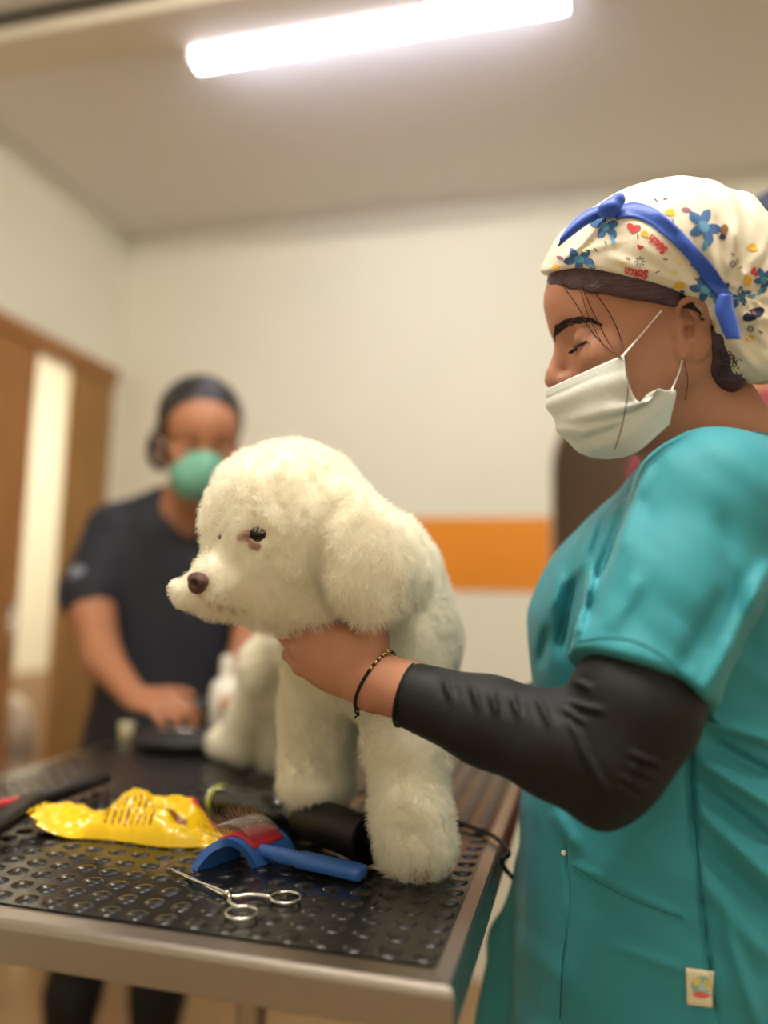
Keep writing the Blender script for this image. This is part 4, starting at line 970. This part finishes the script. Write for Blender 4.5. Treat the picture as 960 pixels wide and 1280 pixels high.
# flared far front panel
T.chain([P(662, 1085, .90), P(640, 1180, .93), P(628, 1290, .94)], [.012, .026, .036], k=.02)
folds = [(748, 640, 722, 720, .004, .006), (722, 720, 700, 812, -.006, .007), (742, 700, 716, 800, .005, .008), (700, 716, 684, 790, .004, .007), (812, 575, 770, 690, .004, .008), (800, 590, 748, 720, -.004, .006),
         (880, 870, 965, 700, .006, .010), (850, 840, 905, 740, -.003, .010), (760, 790, 800, 720, .003, .010), (900, 640, 930, 800, -.003, .012), (742, 800, 800, 640, .002, .008),
         (880, 900, 975, 930, .005, .007), (885, 925, 975, 975, -.005, .007), (872, 948, 975, 1015, .006, .008), (868, 975, 975, 1060, -.005, .008), (870, 1010, 975, 1110, .005, .009), (868, 1050, 975, 1150, -.004, .010), (875, 1100, 960, 1200, .004, .010),
         (858, 900, 868, 1060, -.005, .0045), (868, 1060, 897, 1290, -.0035, .003), (706, 1030, 712, 1130, -.0018, .0022), (712, 1130, 700, 1290, -.0018, .0022), (715, 1080, 860, 1150, .0018, .004), (690, 1010, 720, 1060, .003, .008), (760, 1180, 860, 1215, .002, .006), (672, 900, 690, 1000, .004, .008), (905, 1150, 950, 1290, .004, .008), (676, 830, 690, 760, -.003, .006)]
fl = []
for x1, y1, x2, y2, am, wd in folds:
    a = P(x1, y1, .68); b = P(x2, y2, .68); fl.append((np.array([a@AF, a[2]]), np.array([b@AF, b[2]]), am, wd))
def tfold(p):
    q = np.stack([p@AF, p[:, 2]], 1); out = np.zeros(len(p)); dep = (p-CAM)@CF
    # bring the side-plane coordinate to the reference depth so a fold follows the cloth
    s = .68/np.maximum(dep, .3); q0 = np.array([CAM@AF, CAM[2]]); q = q0+(q-q0)*s[:, None]
    for a, b, am, wd in fl:
        ba = b-a; h = np.clip((q-a)@ba/(ba@ba), 0, 1); r2 = ((q-a-h[:, None]*ba)**2).sum(1); out -= 2.0*am*np.exp(-r2/(wd*.8)**2)*(1-abs(2*h-1)**4*.7)
    return out*(dep < .86)+hash_noise(p, 22, 4)*.004+hash_noise(np.stack([q@np.array([.8, .6])*16, q@np.array([-.6, .8])*60, dep*0], 1), 1, 7)*.0030
T.post.append(tfold)
plane_keep(T, P(700, 1392, TD), (0, 0, -1), k=.002)
tun = sdf_obj('scrub_top', T, [-.22, .42, .58], [.62, 1.22, 1.42], .0030, M_teal, groomer, smooth=1)
M_seam = mat('seam_thread', (20, 104, 116), .8)
def seam(path, nm='seam'):
    pts = []
    for x, y in cr(path, 8):
        q, d = surf(T, x, y, .5)
        if d: pts.append(P(x, y, d-.0001))
    if len(pts) > 3: MB().tube(pts, .00065, 5).build(nm, M_seam, tun)
seam([(723, 802), (760, 797), (797, 803), (838, 828), (872, 872)], 'sleeve_stitching'); seam([(858, 905), (872, 1060), (884, 1170), (897, 1276)]); seam([(706, 1035), (713, 1130), (703, 1200), (700, 1276)]); seam([(716, 1082), (780, 1120), (855, 1148)])

# black long-sleeved undershirt
U = SDF()
U.chain([P(872, 690, .70), P(836, 790, .672), P(790, 885, .655), P(758, 946, .648), P(700, 932, .662), P(610, 902, .690), P(511, 868, .7215)], [.044, .0480, .0530, .0470, .0440, .0385, .0305], k=.015)
U.ell(P(752, 990, .650), (.026, .026, .030), k=.02)
cf = unit(P(600, 898, .694)-P(511, 868, .7215)); cutp = P(508, 868, .7215); plane_keep(U, cutp, -cf, k=.002)
U.chain([P(853, 655, .955), P(760, 800, .985), P(706, 882, .985), P(640, 902, .99), P(585, 905, .998)], [.052, .047, .042, .036, .030], k=.015)
arm_w = [((700, 882), (735, 905)), ((704, 876), (760, 890)), ((640, 868), (650, 900)), ((615, 864), (622, 900)), ((590, 856), (600, 890)), ((555, 846), (566, 880)), ((712, 900), (742, 960)),
         ((785, 940), (830, 958)), ((780, 955), (822, 972)), ((776, 970), (812, 990)), ((772, 985), (800, 1003)), ((735, 960), (768, 1000)), ((672, 872), (690, 910)), ((716, 850), (742, 862)), ((720, 930), (760, 985))]
aw = [(P(*a, .60), P(*b, .60)) for a, b in arm_w]
def ufold(p):
    v = p-CAM; d = v@CF; x = (v@CR)/d; y = (v@CU)/d; out = np.zeros(len(p))
    for k, (a, b) in enumerate(aw):
        a2 = np.array([(a-CAM)@CR, (a-CAM)@CU])/.60; b2 = np.array([(b-CAM)@CR, (b-CAM)@CU])/.60; ba = b2-a2; h = np.clip(((x-a2[0])*ba[0]+(y-a2[1])*ba[1])/(ba@ba), 0, 1)
        r2 = (x-a2[0]-h*ba[0])**2+(y-a2[1]-h*ba[1])**2; out -= .0046*np.exp(-r2/.0038**2)*np.sin(math.pi*np.clip(h*.9+.08, 0, 1)); out += .0014*np.exp(-((np.sqrt(r2)-.0075)/.004)**2)*np.sin(math.pi*h)
    return out*(d < .78)+hash_noise(p, 30, 9)*.0022
U.post.append(ufold)
ush = sdf_obj('undershirt', U, [-.22, .45, .86], [.40, 1.20, 1.40], .0026, M_black_knit, groomer, smooth=1)
# cuff ring
ca = unit(np.cross(cf, CF)); cb2 = np.cross(cf, ca); mb = MB(); mb.tube([cutp+cf*.001+ca*.0300*math.cos(a)+cb2*.0300*math.sin(a) for a in np.linspace(0, 2*math.pi, 40, endpoint=False)], .0016, 8, closed=True); mb.build('cuff_hem', M_black_knit, ush)
0 and print('LBL', [surf(T, 875, 1235, a)[1] for a in (.3, .4, .5)], T.ev(np.array([P(875, 1235, a) for a in (.5, .6, .65, .7, .8)])))
# white spot and stitched label on the tunic
q, d = surf(T, 705, 1066, .5)
if d: MB().lathe([(.003, 0), (.0026, .0006), (.0, .0009)], P(705, 1066, d-.0004), -CF, 10).build('lint_speck', M_white, tun)
G = []
for y in np.linspace(1212, 1258, 9):
    r = []
    for x in np.linspace(858, 892, 8):
        q, d = surf(T, x+(y-1235)*.03, y+(x-875)*.12, .5); r.append(P(x+(y-1235)*.03, y+(x-875)*.12, (d or .66)-.0014))
    G.append(r)
lab = MB().grid(np.array(G), thick=.0012).build('stitched_label', mat('label_cloth', (236, 228, 200), .8), tun)
def labpatch(cx, cy, a, b, col, nm, a0=0, a1=2*math.pi, lift=.0020):
    pts = [(cx, cy)]+[(cx+a*math.cos(t), cy+b*math.sin(t)) for t in np.linspace(a0, a1, 18)]; W = []
    for x, y in pts:
        q, d = surf(T, x, y, .5); W.append(P(x, y, (d or .66)-lift))
    return W, [[0, i, i+1] for i in range(1, 18)]
mb = MB()
for args, mi in (((877, 1232, 13, 12, 0, ''), 0), ((871, 1227, 5, 5, 0, ''), 1), ((886, 1230, 5, 5, 0, ''), 1), ((878, 1235, 5, 6, 0, ''), 2)):
    W, F = labpatch(*args, lift=.0020+.0003*mi); mb.add(W, F, mi)
W, F = labpatch(878, 1239, 13, 9, 0, '', .25, math.pi-.25, lift=.0030); mb.add(W, F, 3)
mb.build('label_emblem', [mat('emblem_teal', (150, 190, 180), .8), mat('emblem_yellow', (222, 206, 96), .8), mat('emblem_blue', (170, 205, 215), .8), mat('emblem_red', (222, 104, 100), .8)], lab)
# trousers and shoes
Lg = SDF(); hipc = P(850, 1330, TD)
for s, nm in ((-1, 0), (1, 1)):
    hp_ = hipc+CF*np.array([1, 1, 0])*.085*s; kn = np.array([hp_[0]-.01, hp_[1], .48]); ft = np.array([hp_[0]+.01, hp_[1], .09]); Lg.chain([hp_, kn, ft], [.092, .066, .055], k=.03)
Lg.ell(hipc, (.12, .16, .10), k=.03); Lg.post.append(lambda p: hash_noise(p, 12, 5)*.008)
plane_keep(Lg, (0, 0, .07), (0, 0, -1), k=.002)
Vt, Ft = Lg.mesh([-.15, .5, .02], [.6, 1.3, .82], .008); link('scrub_trousers', mesh_np('scrub_trousers', smooth_np(Vt, Ft, 1), Ft), groomer, [M_teal])
for s in (-1, 1):
    fo = hipc+CF*np.array([1, 1, 0])*.085*s; S2 = SDF(); b0 = np.array([fo[0]+.01, fo[1], .045]); S2.cap(b0+AF*-.03, b0+AF*.13, .044, .036); S2.ell(b0+np.array([0, 0, .03]), (.05, .045, .05), k=.02); plane_keep(S2, (0, 0, .004), (0, 0, -1)); S2.ops[-1] = ((lambda p: .002-p[:, 2]), .002, 'i')
    sdf_obj('clog', S2, b0-.25, b0+.25, .006, M_white, groomer)
# bracelet
brc = t = empty('bracelet', P(470, 850, .72), 'black braided cord bracelet with gold beads on the groomer\'s wrist', 'bracelet')
bc = P(467, 853, .7425); bx_ = unit(P(500, 864, .73)-P(440, 838, .753)); b1_ = unit(CU-bx_*(CU@bx_)); b2_ = np.cross(bx_, b1_)
def bpt(a, r1=.0330, r2=.0270): 
    tilt = .006*math.cos(a); return bc+b1_*r1*math.cos(a)+b2_*r2*math.sin(a)+bx_*tilt
brp = [bpt(a) for a in np.linspace(0, 2*math.pi, 60, endpoint=False)]
# sink the cord onto the skin
brq = []
for q in brp:
    for _ in range(30):
        e = body.ev(q[None])[0]
        if abs(e-.0012) < .0003: break
        q = q-(q-bc)/np.linalg.norm(q-bc)*(e-.0012)*.7
    brq.append(q)
MB().tube(brq, .0016, 8, closed=True).build('cord', M_black, brc)
M_gold = mat('gold_metal', (205, 170, 110), .25, 1.0); cen = np.mean(brq, 0); vis = [q for q in brq]
depths = [((q-CAM)@CF, i) for i, q in enumerate(brq)]; fi = [i for i in range(60) if (brq[i]-cen)@(-CF) > .004]; fi.sort(key=lambda i: -brq[i][2])
for i in fi[4:12:2]+fi[1:2]:
    q = brq[i]+unit(brq[i]-cen)*.0009; MB().lathe([(.0004, -.0022), (.0019, -.0012), (.0019, .0012), (.0004, .0022)], q, bx_*.2+unit(brq[(i+1) % 60]-brq[i]), 10).build('bead', M_gold, brc)
iv = fi[2]; q = brq[iv]+unit(brq[iv]-cen)*.0018; nn = unit(brq[iv]-cen); tt = unit(brq[(iv+1) % 60]-brq[iv]); ss = np.cross(nn, tt)
MB().tube([q+tt*.0042*math.cos(a)+ss*.0028*math.sin(a) for a in np.linspace(0, 2*math.pi, 20, endpoint=False)], .0009, 6, closed=True).build('ring_charm', M_gold, brc)
iv = fi[-3]; q = brq[iv]; MB().tube(cr([q, q-CU*.004-CF*.002, q-CU*.007+CR*.004-CF*.002], 4), .0011, 6).tube(cr([q, q-CU*.005+CR*.003-CF*.002, q-CU*.010-CR*.001-CF*.002], 4), .0009, 6).build('knot', M_black, brc)

# ------------------------------------------------------------------ second groomer at the far end
W2 = empty('person', (-1.10, 1.62, 0), 'person in navy scrubs and green mask holding a dark tool, blurred behind the table', 'person')
D2 = 1.66
A2h = hframe(ray(255, 560), math.radians(98), math.radians(14)); 
O2h = P(249, 560, 1.76)
b2 = SDF(); frame_ops(head_ops(), O2h, A2h, 1.13, b2)
def L2(x, y, z): return O2h+A2h@np.array([x, y, z])*1.13
b2.cap(L2(-.02, 0, -.05), P(222, 660, 1.84), .050, .058, k=.03); AF2 = unit(-(CF*np.array([1, 1, 0])))
b2.op(loft([psec(618, 204, 256, 1.86, .052), psec(645, 150, 300, 1.86, .082), psec(760, 140, 300, 1.86, .08), psec(860, 140, 285, 1.86, .08), psec(980, 120, 280, 1.86, .10)], np.array([-AF2[1], AF2[0], 0])), .03)
b2.chain([P(142, 680, 1.83), P(116, 762, 1.76), P(128, 822, 1.66), P(168, 872, 1.555)], [.056, .048, .040, .026], k=.02)
hand_ops(b2, P(166, 870, 1.557), P(215, 884, 1.50)-P(166, 870, 1.557), CU*.9-CF*.4, 1, [(.5, .7, .5)]*4, sc=1.0)
b2.chain([P(300, 690, 1.84), P(312, 780, 1.82), P(306, 820, 1.72), P(318, 858, 1.60)], [.045, .038, .034, .025], k=.02)
hand_ops(b2, P(318, 856, 1.60), P(325, 870, 1.50)-P(318, 856, 1.60), CU, -1, [(.5, .7, .5)]*4, sc=1.0)
sdf_obj('body', b2, [-1.65, 1.15, .80], [-.50, 2.10, 1.75], .0050, M_skin2, W2)
s2 = SDF()
s2.op(loft([psec(612, 198, 254, 1.865, .062), psec(630, 158, 290, 1.865, .088), psec(665, 124, 316, 1.865, .105), psec(760, 126, 312, 1.865, .112), psec(850, 124, 298, 1.865, .116), psec(930, 104, 292, 1.86, .125), psec(1010, 92, 292, 1.86, .130)], np.array([-AF2[1], AF2[0], 0])), .03)
s2.chain([P(142, 668, 1.83), P(110, 742, 1.775)], [.072, .066], k=.03); s2.chain([P(300, 690, 1.84), P(310, 755, 1.83)], [.062, .056], k=.03)
s2.cap(L2(-.01, 0, -.06), P(232, 650, 1.75), .060, .030, k=.01, mode='s'); s2.cap(P(226, 632, 1.765), P(252, 712, 1.745), .044, .008, k=.01, mode='s')
s2.post.append(lambda p: hash_noise(p, 14, 8)*.014)
plane_keep(s2, P(200, 1004, 1.85), (0, 0, -1)); so2 = sdf_obj('scrub_top', s2, [-1.70, 1.40, .65], [-.60, 2.15, 1.55], .0065, M_navy, W2)
q, d = surf(s2, 95, 718, 1.3, 1.9); d = d or 1.72
MB().lathe([(.020, -.002), (.019, .0015), (.0, .002)], P(97, 718, d), -CF, 20).build('sleeve_badge', mat('grey_badge', (130, 136, 150), .7), so2)
h2 = SDF(); h2.ell(L2(-.018, 0, .060), np.array([.106, .086, .088])*1.13, A=A2h, k=.02); h2.op(lambda p: ((p-L2(.058, 0, .060))@(A2h@unit([1, 0, .42-1.15]))) , .01, 'i')
h2.ell(L2(-.050, -.055, .000), np.array([.045, .040, .045])*1.13, A=A2h, k=.02); h2.ell(P(203, 568, 1.80), (.035, .03, .04), k=.03)
sdf_obj('hair', h2, O2h-.25, O2h+.25, .005, mat('black_hair', (34, 30, 32), .4), W2)
m2 = SDF(); m2.ell(L2(.055, 0, -.050), np.array([.066, .060, .058])*1.13, A=A2h, k=.01); m2.ell(L2(.10, 0, -.030), np.array([.024, .020, .030])*1.13, A=A2h, k=.02)
m2.op(lambda p: -((p-L2(.035, 0, 0))@A2h[:, 0]), .004, 'i'); m2.op(lambda p: (p-L2(.10, 0, .004))@unit(A2h@np.array([-.25, 0, 1.0])), .004, 'i')
sdf_obj('face_mask', m2, O2h-.2, O2h+.2, .004, mat('green_mask', (116, 176, 154), .8), W2)
for s in (1, -1):
    MB().tube(cr([L2(.036, s*.055, -.01), L2(.01, s*.078, .01), L2(-.018, s*.086, .016), L2(-.030, s*.086, .0), L2(-.014, s*.082, -.02), L2(.01, s*.075, -.035), L2(.036, s*.052, -.06)], 4), .0015, 6).build('ear_loop', M_elastic, W2)
    MB().tube(cr([L2(.096, s*.012, .024), L2(.092, s*.030, .031), L2(.078, s*.048, .026)], 5), [.0025]*5+[.003]*3+[.002, .0015, .001], 6).build('eyebrow', M_lash, W2)
    MB().tube(cr([L2(.0905, s*.018, .002), L2(.0925, s*.031, .000), L2(.084, s*.044, .003)], 5), .0022, 6).build('eyelashes', M_lash, W2)
l2 = SDF(); 
for (xa, xb) in ((150, 92), (238, 198)):
    p0 = P(xa, 990, 1.87); p1 = P(xb, 1240, 1.82); dv = p1-p0; p2 = p0+dv*((p0[2]-.08)/(-dv[2])); p2 = np.array([p1[0]*.6+p2[0]*.4, p1[1], .08]); l2.chain([p0, p1, p2], [.092, .062, .055], k=.03)
    f0 = np.array([p2[0], p2[1], .045]); S2 = SDF(); fd = unit(np.array([.15, -1, 0])); S2.cap(f0, f0+fd*.15, .043, .034); plane_keep(S2, (0, 0, 0), (0, 0, 1)); S2.ops[-1] = ((lambda p: .002-p[:, 2]), .002, 'i')
    sdf_obj('shoe', S2, f0-.25, f0+.25, .008, M_black, W2)
l2.ell(P(194, 985, 1.87), (.15, .11, .09), k=.03)
sdf_obj('trousers', l2, [-1.75, 1.35, .0], [-.6, 2.2, 1.0], .009, M_blacktr, W2)

# ------------------------------------------------------------------ third person behind the groomer
W3 = empty('person', (.70, 1.30, 0), 'person in maroon top and dark blue cap standing behind the teal groomer', 'person')
D3 = 1.22
A3 = hframe(ray(1000, 380), math.radians(-25), math.radians(8), toward=1.0); O3 = P(1008, 352, D3)
b3 = SDF(); frame_ops(head_ops(), O3, A3, 1.06, b3); AF3 = AF
b3.cap(O3-np.array([0, 0, .04]), P(975, 500, D3+.02), .052, .056, k=.03)
b3.chain([P(830, 640, D3), P(815, 780, D3), P(835, 900, D3-.0)], [.045, .040, .030], k=.02)
hand_ops(b3, P(835, 900, D3), (0, 0, -1), CR, 1, [(.3, .4, .3)]*4)
b3.chain([P(1120, 600, D3), P(1130, 740, D3), P(1110, 860, D3)], [.045, .040, .030], k=.02)
hand_ops(b3, P(1110, 860, D3), (0, 0, -1), CR, -1, [(.3, .4, .3)]*4)
b3.ell(P(975, 640, D3+.02), (.13, .08, .12), k=.03)
sdf_obj('body', b3, [.1, .9, .70], [1.05, 1.7, 1.85], .006, M_skin2, W3)
t3 = SDF(); t3.op(loft([psec(492, 935, 1010, D3+.02, .06), psec(520, 880, 1060, D3+.02, .085), psec(560, 815, 1120, D3+.02, .11), psec(640, 812, 1130, D3+.02, .12), psec(800, 825, 1115, D3+.02, .12), psec(1000, 815, 1125, D3+.02, .14)], np.array([CF[1], -CF[0], 0])), .03)
t3.chain([P(838, 600, D3+.01), P(812, 720, D3)], [.066, .058], k=.03); t3.chain([P(1110, 590, D3), P(1125, 700, D3)], [.066, .058], k=.03)
t3.cap(O3-np.array([0, 0, .04]), P(975, 496, D3+.02), .055, .062, k=.008, mode='s')
sdf_obj('top', t3, [.0, .9, .6], [1.1, 1.7, 1.6], .007, M_maroon, W3)
c3 = SDF(); c3.ell(O3+A3@np.array([-.015, 0, .065]), (.125, .098, .098), A=A3, k=.02); c3.op(lambda p: -((p-(O3+A3@np.array([0, 0, .022])))@A3[:, 2]), .004, 'i')
sdf_obj('cap', c3, O3-.25, O3+.3, .005, mat('dark_blue_cap', (44, 50, 74), .7), W3)
l3 = SDF()
for x in (905, 1050):
    p0 = P(x, 1000, D3+.03); l3.chain([p0, np.array([p0[0], p0[1], .45]), np.array([p0[0], p0[1], .09])], [.09, .064, .054], k=.03)
    S2 = SDF(); f0 = np.array([p0[0], p0[1], .045]); S2.cap(f0, f0+CF*np.array([1, 1, 0])*.15, .043, .034); S2.op((lambda p: .002-p[:, 2]), .002, 'i'); sdf_obj('shoe', S2, f0-.25, f0+.25, .008, M_black, W3)
l3.ell(P(977, 985, D3+.02), (.16, .12, .10), k=.03)
sdf_obj('trousers', l3, [.0, .9, .0], [1.1, 1.8, 1.05], .01, M_blacktr, W3)
